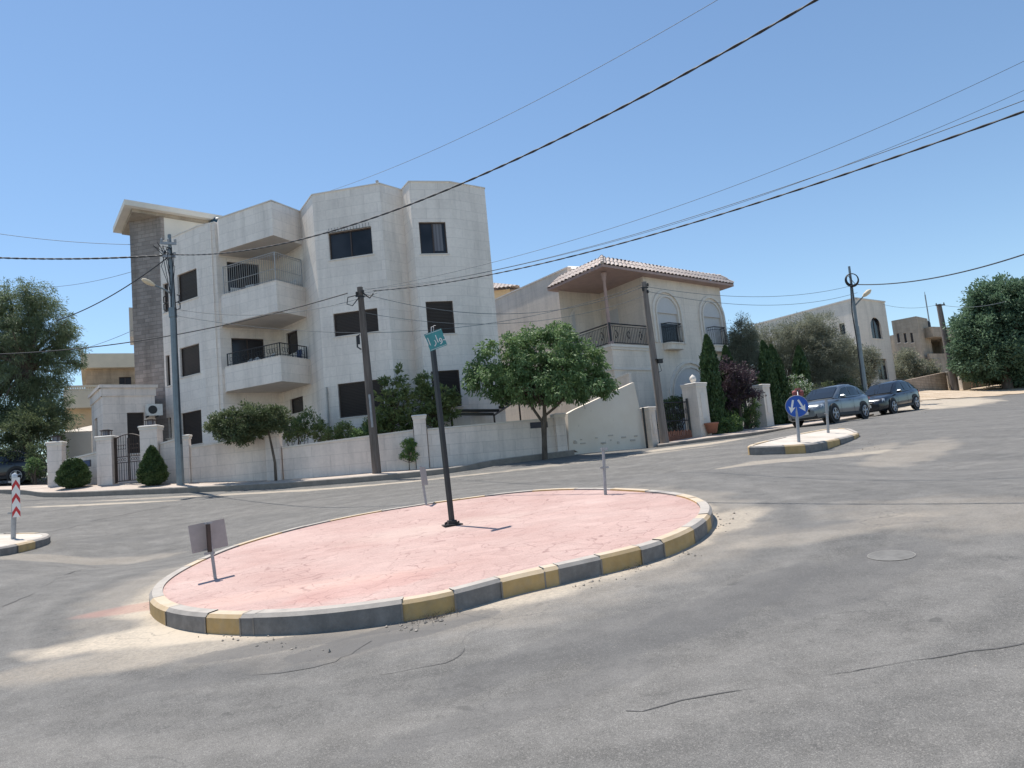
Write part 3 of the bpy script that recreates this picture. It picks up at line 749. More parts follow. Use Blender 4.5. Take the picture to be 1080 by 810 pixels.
# ------------------------------------------------------------------ buildings: walls with real openings
def wall_cells(b, p0, p1, z0, z1a, z1b=None, openings=(), reveal=.2, m=0, rm=None):
    """wall from p0 to p1 (left to right seen from outside); openings (u0,u1,v0,v1)"""
    z1b = z1a if z1b is None else z1b
    d = np.array([p1[0] - p0[0], p1[1] - p0[1]]); L = np.hypot(*d); d = d / L; nrm = np.array([d[1], -d[0]])
    us = sorted({0, L} | {o[0] for o in openings} | {o[1] for o in openings}); vs = sorted({z0, min(z1a, z1b) - .05} | {o[2] for o in openings} | {o[3] for o in openings})
    def P(u, z, dep=0): q = np.array([p0[0], p0[1]]) + d * u - nrm * dep; return (q[0], q[1], z)
    for i in range(len(us) - 1):
        for j in range(len(vs) - 1):
            cu, cv = (us[i] + us[i + 1]) / 2, (vs[j] + vs[j + 1]) / 2
            if any(o[0] < cu < o[1] and o[2] < cv < o[3] for o in openings): continue
            b.face([P(us[i], vs[j]), P(us[i + 1], vs[j]), P(us[i + 1], vs[j + 1]), P(us[i], vs[j + 1])], m)
    zt = vs[-1]
    b.face([P(0, zt), P(L, zt), P(L, z1b), P(0, z1a)], m)
    rm = m if rm is None else rm
    for u0, u1, v0, v1 in openings:
        b.face([P(u0, v0), P(u0, v1), P(u0, v1, reveal), P(u0, v0, reveal)][::-1], rm)
        b.face([P(u1, v0), P(u1, v1), P(u1, v1, reveal), P(u1, v0, reveal)], rm)
        b.face([P(u0, v0), P(u1, v0), P(u1, v0, reveal), P(u0, v0, reveal)], rm)
        b.face([P(u0, v1), P(u1, v1), P(u1, v1, reveal), P(u0, v1, reveal)][::-1], rm)
    return P, d, nrm
def frame_of(p0, p1):
    d = np.array([p1[0] - p0[0], p1[1] - p0[1]]); L = np.hypot(*d); d = d / L
    D = np.array([d[0], d[1], 0]); N = np.array([d[1], -d[0], 0]); return D, N, L
def wpt(p0, p1, u, z, out=0):
    D, N, L = frame_of(p0, p1); q = np.array([p0[0], p0[1], 0]) + D * u + N * out; q[2] = z; return q
def window(parent, p0, p1, o, style='shutter', reveal=.2, name='window', fmat='brown_metal', curtain=False, mull=1, spikes=False):
    u0, u1, v0, v1 = o; D, N, _ = frame_of(p0, p1); Z = np.array([0, 0, 1.]); dep = -(reveal - .06)
    def B(b, a0, a1, c0, c1, n0, n1, m=0): b.obox(wpt(p0, p1, a0, c0, n0), D * (a1 - a0), N * (n1 - n0), Z * (c1 - c0), m)
    b = MB(); fw = .055; e = .002
    B(b, u0 + e, u0 + fw, v0 + e, v1 - e, dep, dep + .05); B(b, u1 - fw, u1 - e, v0 + e, v1 - e, dep, dep + .05)
    B(b, u0 + fw, u1 - fw, v0 + e, v0 + fw, dep, dep + .05); B(b, u0 + fw, u1 - fw, v1 - fw, v1 - e, dep, dep + .05)
    if style != 'shutter':
        for k in range(1, mull + 1):
            x = lerp(u0, u1, k / (mull + 1)); B(b, x - .03, x + .03, v0 + fw, v1 - fw, dep, dep + .05)
    w = b.build(name, fmat, parent)
    g = MB()
    if style == 'shutter':
        n = max(4, int((v1 - v0) / .055)); h = (v1 - v0 - 2 * fw) / n
        for k in range(n):
            a = v0 + fw + k * h
            g.face([wpt(p0, p1, u0 + fw, a, dep + .012), wpt(p0, p1, u1 - fw, a, dep + .012), wpt(p0, p1, u1 - fw, a + h, dep + .03), wpt(p0, p1, u0 + fw, a + h, dep + .03)])
            g.face([wpt(p0, p1, u0 + fw, a + h, dep + .03), wpt(p0, p1, u1 - fw, a + h, dep + .03), wpt(p0, p1, u1 - fw, a + h, dep + .012), wpt(p0, p1, u0 + fw, a + h, dep + .012)])
        g.build('shutter', 'shutter_dark', w)
    else:
        g.face([wpt(p0, p1, u0 + fw, v0 + fw, dep + .02), wpt(p0, p1, u1 - fw, v0 + fw, dep + .02), wpt(p0, p1, u1 - fw, v1 - fw, dep + .02), wpt(p0, p1, u0 + fw, v1 - fw, dep + .02)])
        g.build('pane', 'window_glass', w)
        if curtain:
            c = MB(); ca, cb = lerp(u0, u1, .52), lerp(u0, u1, .86); n = 14
            for k in range(n):
                a, bb = lerp(ca, cb, k / n), lerp(ca, cb, (k + 1) / n); o1 = .024 + .004 * (k % 2); o2 = .024 + .004 * ((k + 1) % 2)
                c.face([wpt(p0, p1, a, v0 + .15, dep + o1), wpt(p0, p1, bb, v0 + .15, dep + o2), wpt(p0, p1, bb, v1 - fw, dep + o2), wpt(p0, p1, a, v1 - fw, dep + o1)])
            c.build('curtain', 'curtain', w)
    # thin stone sill
    s = MB(); B(s, u0 - .06, u1 + .06, v0 - .05, v0, -.02, .035); s.build('sill', 'coping_stone', w)
    if spikes:
        sp = MB(); n = 14
        for k in range(n):
            q = wpt(p0, p1, lerp(u0, u1, (k + .5) / n), v1, .04); sp.tube([q, q + Z * .17 + N * .05], .008, 4)
        sp.tube([wpt(p0, p1, u0, v1, .04), wpt(p0, p1, u1, v1, .04)], .012, 4)
        sp.build('bird_spikes', 'black_metal', w)
    return w
def px_open(p0, p1, TL, TR, BL, BR):
    a = [on_wall(p0, p1, *q) for q in (TL, TR, BL, BR)]
    return [(a[0][0] + a[2][0]) / 2, (a[1][0] + a[3][0]) / 2, (a[2][1] + a[3][1]) / 2, (a[0][1] + a[1][1]) / 2]

# ================================================================== the white apartment building
def main_building():
    ZR = 12.916 * .969
    g = lambda px, py: atz(px, py, ZR)[:2]
    B_, C_ = g(209, 239), g(226, 235.0)
    A_ = B_ + (B_ - g(181, 251)) * -1.0
    A_ = g(181, 251) + (g(181, 251) - B_) * .42
    Dp, E, Fp, G, H, I, J, K, L = g(230, 231), g(286, 212), g(316, 217), g(329, 206), g(400, 194), g(423, 197), g(431, 192), g(474, 192.3), g(511, 199)
    P1 = B_ + (C_ - B_) * .35
    Fp = Fp * (33.05 / Fp[1]) if Fp[1] < 33 else Fp; I = I * (31.62 / I[1]) if I[1] < 31.6 else I
    # inner corner of the balcony recess
    s50 = np.array([math.sin(math.radians(51)), math.cos(math.radians(51))]); s44 = np.array([-math.sin(math.radians(43)), math.cos(math.radians(43))])
    M = np.array([[s50[0], -s44[0]], [s50[1], -s44[1]]]); q = np.linalg.solve(M, Fp - C_); Q = C_ + s50 * q[0]
    z0 = -.6
    t = thing('apartment_building', (-6, 34, gz((-6, 34))), 'three storey white stone apartment building with dark shutters and corner balconies', 'building')
    wb = MB(); wins = []
    def facet(p0, p1, ops, m=0, zt=ZR, zb=z0):
        wall_cells(wb, p0, p1, zb, zt, openings=[tuple(o[0]) for o in ops], m=m)
        for o in ops: wins.append((p0, p1, o[0], o[1]))
    AB = lambda *q: px_open(A_, B_, *q)
    facet(A_, B_, [(AB((187.5,291),(207.5,281.5),(187.5,320.5),(208,312.5)), {}), (AB((189.5,368),(210,361.5),(190.5,399),(211,392.5)), {}), (AB((191,437),(212.5,431),(192,474),(213,464)), {}),
                   (AB((172,300),(177.5,297.5),(172.5,331),(178,328)), {}), (AB((175,375.5),(179.2,373.8),(175.5,408),(179.5,406)), {}), (AB((174.5,441.5),(180.5,440),(175,463),(181,461)), {})])
    facet(B_, P1, []); 
    P2 = P1 + (C_ - P1) * .5
    facet(P1, C_, [])
    CQ = lambda *q: px_open(C_, Q, *q)
    facet(C_, Q, [(CQ((240,276),(274,279),(240,308),(274,312)), {'style': 'glass', 'mull': 2}), (CQ((244.5,356.5),(279,357.5),(245,392),(279.5,393)), {'style': 'glass', 'mull': 1})])
    QF = lambda *q: px_open(Q, Fp, *q)
    facet(Q, Fp, [(QF((301,352.5),(313.5,347),(303,375),(314.5,371)), {'style': 'glass', 'mull': 0}), (QF((305,422),(319,417),(307,437),(320.5,434)), {'style': 'glass', 'mull': 0})])
    facet(Fp, G, [])
    GH = lambda *q: px_open(G, H, *q)
    facet(G, H, [(GH((346,246),(391.3,239.3),(348,274.5),(393.3,267.5)), {'spikes': True, 'style': 'glass', 'mull': 1}), (GH((351,331.5),(397.7,324.3),(353,355.5),(399.5,349)), {}), (GH((356.3,405),(404,399.5),(358,441),(405,436)), {})])
    facet(H, I, []); facet(I, J, [])
    JK = lambda *q: px_open(J, K, *q)
    facet(J, K, [(JK((441.7,234.6),(469.7,233.6),(444,268),(472.5,267)), {'style': 'glass', 'curtain': True, 'mull': 1}), (JK((449,318.3),(477.5,317),(451.2,352.5),(480.2,351.3)), {}), (JK((455,391.5),(484.5,390),(457,430),(487,428.5)), {})])
    facet(K, L, [])
    back = [L, L + np.array([-2.0, 9]), L + np.array([-7, 14]), A_ + np.array([2, 10]), A_ + np.array([.2, .5])]
    for a, b2 in zip(back[:-1], back[1:]): wall_cells(wb, a, b2, z0, ZR)
    wall_cells(wb, back[-1], A_, z0, ZR)
    wb.build('wall', 'white_stone', t)
    for p0, p1, o, k in wins: window(t, p0, p1, o, **k)
    # roof deck a little below the parapet top
    front = [A_, B_, P1, C_, Q, Fp, G, H, I, J, K, L]
    poly = front + back[1:]
    rb = MB(); rb.face([(p[0], p[1], ZR - .55) for p in poly]); rb.build('roof', 'cream_plaster', t)
    # parapet coping
    cb = MB()
    line = [A_, B_, P1, C_]; line2 = [Dp, E, Fp, G, H, I, J, K, L, back[1], back[2], back[3], back[4], A_]
    for ln in (line, line2):
        for a, b2 in zip(ln[:-1], ln[1:]):
            D, N, W = frame_of(a, b2); cb.obox(wpt(a, b2, -.012, ZR + .002, .03), D * (W + .03), N * -.30, np.array([0, 0, .05]))
    cb.build('coping', 'coping_stone', t)
    # a projecting pilaster left of the recess
    pl = MB(); D, N, W = frame_of(P1, C_); pl.obox(wpt(P1, C_, .12, z0, -.05), D * (W - .3), N * .11, np.array([0, 0, ZR - z0 - .02])); pl.build('pilaster', 'white_stone', t)
    # top bay over the balconies
    inset = lambda p, q_: np.array(p) + (np.array(q_) - np.array(p)) * .06
    Cin, Qin, Fin = C_ + np.array([.0, .25]), Q + np.array([0, .3]), Fp + np.array([.25, .2])
    zb = atz_at(E, 287.5, 248)
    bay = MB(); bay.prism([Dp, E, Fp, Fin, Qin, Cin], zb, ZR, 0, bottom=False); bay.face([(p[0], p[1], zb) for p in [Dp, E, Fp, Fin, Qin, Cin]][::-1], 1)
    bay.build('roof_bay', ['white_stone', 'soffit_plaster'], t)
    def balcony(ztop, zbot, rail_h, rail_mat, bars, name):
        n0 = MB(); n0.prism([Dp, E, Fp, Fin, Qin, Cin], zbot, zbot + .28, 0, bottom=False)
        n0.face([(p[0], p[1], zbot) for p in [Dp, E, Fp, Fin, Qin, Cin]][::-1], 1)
        th = .13
        for a, b2, in ((Dp, E), (E, Fp)):
            D, N, W = frame_of(a, b2); e0 = 0 if a is Dp else .02
            n0.obox(wpt(a, b2, e0, zbot + .28, 0), D * (W - e0), N * -th, np.array([0, 0, ztop - zbot - .28]))
            n0.obox(wpt(a, b2, e0, ztop, .02), D * (W - e0), N * -(th + .04), np.array([0, 0, .03]))
        D, N, W = frame_of(Cin, Dp); n0.obox(wpt(Cin, Dp, .1, zbot + .28, 0), D * (W - .12), N * -th, np.array([0, 0, ztop - zbot - .28]))
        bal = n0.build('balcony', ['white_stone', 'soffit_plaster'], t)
        r = MB(); zt = ztop + .03
        for a, b2 in ((Dp, E), (E, Fp)):
            W = frame_of(a, b2)[2]; e = .07
            A0, A1 = wpt(a, b2, e, zt, -.07), wpt(a, b2, W - e, zt, -.07)
            Z = np.array([0, 0, 1.])
            r.tube([A0 + Z * rail_h, A1 + Z * rail_h], .022, 6); r.tube([A0 + Z * .08, A1 + Z * .08], .015, 6)
            if rail_h > 1: r.tube([A0 + Z * rail_h * .93, A1 + Z * rail_h * .93], .012, 5); r.tube([A0 + Z * rail_h * .42, A1 + Z * rail_h * .42], .015, 5)
            m = int(W / bars)
            for k in range(m + 1):
                q = A0 + (A1 - A0) * k / m
                if rail_h > 1 or k % 5 == 0: r.tube([q, q + Z * rail_h], .0105 if rail_h > 1 else .018, 4)
                elif k < m:
                    # scroll work: a wavy bar and a small ring
                    D = (A1 - A0) / m; q2 = q + D * .5; c = q2 + Z * rail_h * .5
                    r.tube([q, q + Z * rail_h * .3 + D * .3, q + Z * rail_h * .6 - D * .1, q + Z * rail_h], .009, 4)
                    r.tube([c + (D / np.linalg.norm(D) * math.cos(w) + Z * math.sin(w)) * .1 for w in np.linspace(0, 2 * math.pi, 11)], .009, 4, cap=False)
            for q in (A0, A1): r.tube([q, q + Z * (rail_h + .02)], .028, 6)
        r.build('railing', rail_mat, bal)
        return bal
    zt1 = atz_at(E, 292.5, 296); zb1 = atz_at(E, 293.5, 328); zt2 = atz_at(E, 295.5, 375.5); zb2 = atz_at(E, 296.5, 402)
    balcony(zt1, zb1, 1.26, 'light_metal', .135, 'balcony'); balcony(zt2, zb2, .56, 'black_metal', .15, 'balcony')
    # rain pipe beside the ground floor window
    p = MB(); D, N, W = frame_of(G, H); p.tube([wpt(G, H, .12, gz(G), .07), wpt(G, H, .12, 4.2, .07)], .04, 8)
    for z in (1.5, 2.7, 3.9): p.tube([wpt(G, H, .12, z, .07), wpt(G, H, .12, z + .06, .07)], .052, 8)
    p.build('drain_pipe', 'drain_pipe', t)
    # grey stone stair tower and its tilted cap
    T1 = A_ + np.array([-.02, .06]); T0 = at(139.5, 320, T1[1] + .35)[:2]
    S0 = at(131, 210, 33.9); ZS = S0[2]; S1, S2 = atz(119, 240, ZS), atz(235, 227.5, ZS); S3 = S1 + S2 - S0
    tw = MB(); b0 = T0 + np.array([-.9, 3.2]); b1 = T1 + np.array([2.5, 3.4])
    wall_cells(tw, T0, T1, z0, ZS - .3); wall_cells(tw, b0, T0, z0, ZS - .3); wall_cells(tw, b1, b0, z0, ZS - .3); wall_cells(tw, T1, b1, z0, ZS - .3)
    tw.build('stair_tower', 'grey_stone', t)
    # plastered penthouse wall between tower and cap
    ph = MB(); U0 = T1 + np.array([.10, .14]); _ud = (S2 - S0)[:2] / np.linalg.norm((S2 - S0)[:2]); U1 = U0 + _ud * on_wall(U0, U0 + _ud, 237, 236)[0]
    wall_cells(ph, U0, U1, 11, ZS - .27); wall_cells(ph, U1, U1 + np.array([-2, 3]), 11, ZS - .33)
    ph.build('penthouse_wall', 'cream_plaster', t)
    sl = MB(); sl.prism([S0[:2], S2[:2], S3[:2], S1[:2]], ZS - .26, ZS, 0)
    sh = lambda p, f: p[:2] + ((S0 + S3)[:2] / 2 - p[:2]) * f
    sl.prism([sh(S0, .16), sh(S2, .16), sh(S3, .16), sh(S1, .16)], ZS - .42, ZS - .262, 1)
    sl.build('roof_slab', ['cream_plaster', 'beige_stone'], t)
    # side bay left of the tower
    sb = MB(); c0 = at(137, 360, 37.2)
    sb.prism([(c0[0], c0[1]), (c0[0] + 1.4, c0[1] + 1), (c0[0] + .6, c0[1] + 3), (c0[0] - 1, c0[1] + 2)], at(137, 355, 37.2)[2], at(138, 324, 37.2)[2], 0)
    sb.prism([(c0[0] + .2, c0[1] + .2), (c0[0] + 1.5, c0[1] + 1), (c0[0] + .6, c0[1] + 3), (c0[0] - .7, c0[1] + 2)], at(138, 410, 37.2)[2], at(137, 375, 37.2)[2], 0); sb.build('side_bay', 'cream_plaster', t)
    # entrance block
    N0 = at(107.5, 406, 33); ZE = N0[2]; N1 = atz(96, 417, ZE)[:2]; az = math.radians(50); N2 = N0[:2] + np.array([math.sin(az), math.cos(az)]) * 2.15
    eb = MB(); o1 = px_open(N0[:2], N2, (134,435.5),(153.5,434.5),(135,478),(152,478)); o2 = px_open(N1, N0[:2], (102.7,442),(107.5,439.5),(103,478),(107.8,476))
    o1[2] = max(o1[2], gz(N0)); o1[3] = o1[3]
    o2 = [.9, 1.7, o1[2] + .5, o1[3]]
    wall_cells(eb, N1, N0[:2], z0, ZE - .5, openings=[tuple(o2)]); wall_cells(eb, N0[:2], N2, z0, ZE - .5, openings=[tuple(o1)])
    wall_cells(eb, N2, N2 + np.array([-1.5, 3]), z0, ZE - .5); wall_cells(eb, N1 + np.array([1, 3]), N1, z0, ZE - .5)
    eb.face([(*N1, ZE - .5), (*N0[:2], ZE - .5), (*N2, ZE - .5), (*(N2 + np.array([-1.5, 3])), ZE - .5), (*(N1 + np.array([1, 3])), ZE - .5)])
    for a, b2 in ((N1, N0[:2]), (N0[:2], N2)):
        D, N, W = frame_of(a, b2)
        eb.obox(wpt(a, b2, -.05, ZE - .5, .05), D * (W + .1), N * -.25, np.array([0, 0, .36])); eb.obox(wpt(a, b2, -.12, ZE - .139, .13), D * (W + .24), N * -.4, np.array([0, 0, .14]))
    e = eb.build('entrance_block', 'wall_stone', t)
    window(t, N1, N0[:2], o2)
    w = window(t, N0[:2], N2, o1, 'shutter', name='door')
    # small street lamp on wall + chimney pipe
    ch = MB(); q = atz(394, 195, ZR); q[1] += 1; ch.tube([v3(q, ZR - .4), v3(q, ZR + .55)], .04, 8); ch.tube([v3(q, ZR + .5), v3(q, ZR + .58)], .07, 8); ch.build('vent_pipe', 'light_metal', t)
    # grilles over the ground floor windows of the street front
    return dict(A=A_, B=B_, C=C_, Q=Q, F=Fp, G=G, H=H, J=J, K=K, L=L, D=Dp, E=E, zt1=zt1, zb1=zb1, zt2=zt2, zb2=zb2, N0=N0, N2=N2, ZE=ZE, ZS=ZS, ZR=ZR, S2=S2)
def atz_at(xy, px, py):
    """height on the vertical line through xy that the sight line (px,py) reaches at that distance"""
    r = ray(px, py); return r[2] * (xy[1] / r[1])
MBD = main_building()

# ================================================================== the entrance, garden walls and gates
def wall_run(name, p0, p1, zb0, zb1, zt0, zt1, th=.24, mat='wall_stone', label=None, cat='wall', group=None, cop=True, cop_mat='coping_stone', parent=None):
    """free-standing wall between two ground points with its own coping"""
    D, N, W = frame_of(p0, p1); b = MB()
    a = [wpt(p0, p1, 0, zb0), wpt(p0, p1, W, zb1), wpt(p0, p1, W, zt1), wpt(p0, p1, 0, zt0)]; k = [q - N * th for q in a]
    b.face(a); b.face(k[::-1]); b.face([a[3], a[2], k[2], k[3]]); b.face([a[0], a[3], k[3], k[0]]); b.face([a[2], a[1], k[1], k[2]])
    t = parent or thing(name, (*(np.array(p0[:2]) + np.array(p1[:2])) / 2, min(zb0, zb1) + .3), label, cat, group)
    b.build('wall_body', mat, t)
    if cop:
        c = MB(); o = np.array([0, 0, .003]); h = np.array([0, 0, .06])
        f = [a[3] + N * .03 + o, a[2] + N * .03 + o, k[2] - N * .03 + o, k[3] - N * .03 + o]
        c.add(f + [q + h for q in f], [(0, 1, 5, 4), (1, 2, 6, 5), (2, 3, 7, 6), (3, 0, 4, 7), (4, 5, 6, 7), (3, 2, 1, 0)])
        c.build('coping', cop_mat, t)
    return t
def pillar(px, py, Y, top_py, w, rz, label, lamp=False, mat='wall_stone', group=None, niche=False):
    p = at(px, py, Y); zt = atz_at(p, px, top_py)
    t = thing('gate_pillar', (p[0], p[1], p[2]), label, 'pillar', group)
    b = MB(); b.box((p[0], p[1], (p[2] - .4 + zt - .16) / 2), (w, w, zt - .16 - p[2] + .4), rz); b.build('shaft', mat, t)
    c = MB(); c.box((p[0], p[1], zt - .12), (w + .05, w + .05, .079), rz); c.bbox((p[0], p[1], zt - .04), (w + .11, w + .11, .08), .025, rz); c.build('cap', 'coping_stone', t)
    if niche:
        n = MB(); R = np.array([math.cos(rz), math.sin(rz)]); nn = np.array([math.sin(rz), -math.cos(rz)])
        q = np.array([p[0], p[1]]) + nn * (w / 2 + .012)
        n.box((q[0], q[1], lerp(p[2], zt, .55)), (w * .42, .025, (zt - p[2]) * .5), rz); n.build('panel', 'coping_stone', t)
    return t, p, zt
def pillar_lamp(p, zt, label):
    t = thing('pillar_lamp', (p[0], p[1], zt), label, 'lamp', 'square lamps on the gate pillars')
    b = MB(); b.box((p[0], p[1], zt + .015), (.2, .2, .03)); b.box((p[0], p[1], zt + .215), (.34, .34, .03)); b.box((p[0], p[1], zt + .24), (.2, .2, .02))
    for sx in (-1, 1):
        for sy in (-1, 1): b.box((p[0] + sx * .13, p[1] + sy * .13, zt + .115), (.022, .022, .17))
    b.build('lamp_frame', 'brown_metal', t)
    g = MB(); g.box((p[0], p[1], zt + .115), (.2, .2, .17)); g.build('lamp_glass', 'curtain', t)
ang = lambda a, b: math.atan2(b[1] - a[1], b[0] - a[0])
def garden_front():
    tA, pA, zA = pillar(60.5, 511, 30.0, 466, .52, .25, 'pale stone pillar at the far left end of the garden wall', mat='wall_stone')
    pillar_lamp(pA, zA, 'small dark lamp on the leftmost stone pillar')
    tB, pB, zB = pillar(114, 510, 28.9, 460, .55, .1, 'stone pillar on the left side of the wrought iron gate')
    pillar_lamp(pB, zB, 'small dark lamp on the pillar left of the iron gate')
    tC, pC, zC = pillar(161.5, 508, 28.6, 449, .62, .1, 'tall stone pillar on the right side of the wrought iron gate')
    pillar_lamp(pC, zC, 'small dark lamp on the tall pillar right of the iron gate')
    # wall between A and B, its top climbing to the right
    e0, e1 = at(70, 511, 29.7), at(107, 510, 29.1)
    t = wall_run('garden_wall', e0, e1, e0[2] - .4, e1[2] - .4, atz_at(e0, 70, 486), atz_at(e1, 107, 477), label='short sloping stone wall with a blue plaque left of the iron gate')
    D, N, W = frame_of(e0, e1); pq = on_wall(e0, e1, 91, 489); b = MB(); b.obox(wpt(e0, e1, pq[0] - .18, pq[1] - .13, .002), D * .42, N * .02, np.array([0, 0, .26]))
    b.obox(wpt(e0, e1, pq[0] - .15, pq[1] - .10, .0225), D * .36, N * .004, np.array([0, 0, .20]), 1); b.build('plaque', ['dark_plaque', 'blue_cloth'], t)
    # the long front wall in three stepped lengths
    def seg(a, b, ya, yb, Ya, Yb, label):
        p, q = at(a, ya, Ya), at(b, yb, Yb); return p, q
    D_ = at(291, 505.5, 28.0)
    p, q = at(170, 508, 28.5), at(195, 507.5, 28.35); wall_run('garden_wall', p, q, p[2] - .4, q[2] - .4, atz_at(p, 170, 469), atz_at(q, 195, 462), label='short rising stone wall behind the steel utility pole')
    pillar(198.5, 507.3, 28.33, 458.5, .24, .05, 'narrow stone post just right of the steel utility pole')
    p, q = at(202, 507.5, 28.3), at(284, 505.5, 28.05); wall_run('garden_wall', p, q, p[2] - .4, q[2] - .4, atz_at(p, 202, 472.5), atz_at(q, 284, 461.5), label='long low stone wall below the flat topped umbrella shrub')
    tD, pD, zD = pillar(291, 505.5, 28.05, 455.5, .5, .05, 'plain stone pillar behind the thin trunk of the umbrella shrub')
    p, q = at(299.5, 505, 28.05), at(439, 495, 28.2); wall_run('garden_wall', p, q, p[2] - .4, q[2] - .4, atz_at(p, 299, 473), atz_at(q, 439, 454.5), label='long low stone wall behind the weathered wooden pole')
    tE, pE, zE = pillar(446.5, 494.5, 28.3, 437.5, .46, .1, 'capped stone pillar behind the black street sign post')
    p, q = at(454, 494, 28.35), at(588, 479.5, 30.4); w3 = wall_run('garden_wall', p, q, p[2] - .4, q[2] - .4, atz_at(p, 454, 453.5), atz_at(q, 588, 441.5), label='long low stone wall behind the green tree with a dark name plaque')
    D, N, W = frame_of(p, q)
    u0, z0 = on_wall(p, q, 559.5, 452); u1, z1 = on_wall(p, q, 577, 444.5); b = MB(); b.obox(wpt(p, q, u0, z0, .003), D * (u1 - u0), N * .02, np.array([0, 0, z1 - z0]))
    b.build('plaque', 'dark_plaque', w3)
    tF, pF, zF = pillar(592.5, 479, 30.5, 436, .42, .3, 'plain stone pillar at the right end of the garden wall beside the tree')
    # iron gate
    g0, g1 = at(122.5, 510, 28.85), at(152.5, 508.8, 28.7); D, N, W = frame_of(g0, g1); zb = gz(g0) + .28; Z = np.array([0, 0, 1.])
    t = thing('iron_gate', (*(g0[:2] + g1[:2]) / 2, zb), 'dark brown wrought iron double gate with arched scrollwork top between two pillars', 'gate')
    b = MB(); H = atz_at(g0, 124, 463) - zb
    b.obox(wpt(g0, g1, 0, zb, 0), D * .07, N * .06, Z * (H + .05)); b.build('gate_post', 'brown_metal', t); b = MB(); b.obox(wpt(g0, g1, W - .07, zb, 0), D * .07, N * .06, Z * (H + .05)); b.build('gate_post', 'brown_metal', t)
    for (a, c) in ((.07, W / 2 - .01), (W / 2 + .01, W - .07)):
        l = MB(); P = lambda u, z: wpt(g0, g1, u, zb + z, .03)
        l.tube([P(a + .02, .05), P(a + .02, H)], .022, 6); l.tube([P(c - .02, .05), P(c - .02, H)], .022, 6)
        arch = lambda u: H - .02 + .16 * math.sin(math.pi * u / W)
        l.tube([P(lerp(a, c, k / 6), arch(lerp(a, c, k / 6))) for k in range(7)], .02, 6); l.tube([P(a, .06), P(c, .06)], .02, 6); l.tube([P(a, H * .45), P(c, H * .45)], .018, 6); l.tube([P(a, H * .58), P(c, H * .58)], .018, 6)
        n = 5
        for k in range(1, n):
            u = lerp(a, c, k / n); l.tube([P(u, .06), P(u, H * .45)], .011, 5)
            l.tube([P(u, H * .58), P(u, arch(u))], .010, 5)
            l.tube([P(u - .05 + .045 * math.cos(w), H * .515 + .05 * math.sin(w)) for w in np.linspace(0, 6.28, 9)], .009, 4, cap=False)
            l.tube([P(u - .05 + .05 * math.cos(w), H * .8 + .09 * math.sin(w)) for w in np.linspace(0, 6.28, 9)], .009, 4, cap=False)
        l.build('gate_leaf', 'brown_metal', t)
    # garden terrace wall and rising stair wall behind the low wall (cream)
    # metal sun canopy of dark slats over the side yard
    c0, c1 = at(476, 438, 30.2), at(521, 438, 30.6); c2, c3 = at(547, 421, 34.5), at(484, 422, 34.5)
    t = thing('slatted_canopy', (c0[0], c0[1] + 1, gz(c0)), 'dark metal slatted canopy on posts behind the low wall left of the tree', 'canopy')
    b = MB()
    for k in range(6):
        f = k / 5; a, d = c0 + (c3 - c0) * f, c1 + (c2 - c1) * f; b.obox(a, d - a, np.array([0, .22, 0]), np.array([0, 0, .11]))
    b.tube([c0, c3], .04, 6); b.tube([c1, c2], .04, 6); b.build('slats', 'black_metal', t)
    for q in (c0, c1, c2, c3):
        l = MB(); l.tube([v3(q, gz(q) - .2), q], .045, 6); l.build('post', 'brown_metal', t)
    # grey condenser unit on the entrance block
    N0, N2 = MBD['N0'][:2], MBD['N2']
    u, z = on_wall(N0, N2, 166, 433); D, N, W = frame_of(N0, N2); u = W - .12
    t = thing('air_conditioner', wpt(N0, N2, u, z, .3), 'white outdoor air conditioner unit on the wall above the gate pillar', 'air conditioner')
    b = MB(); b.obox(wpt(N0, N2, u - .34, z - .26, .1), D * .68, N * .28, Z * .52); b.build('casing', 'plastic_white', t)
    b = MB(); b.disc(wpt(N0, N2, u - .08, z, .385), N, .19, .012, 20); b.build('fan_grille', 'black_metal', t)
    for du in (-.3, .1): b = MB(); b.obox(wpt(N0, N2, u + du, z - .33, .0), D * .05, N * .4, Z * .06); b.build('bracket', 'black_metal', t)
garden_front()

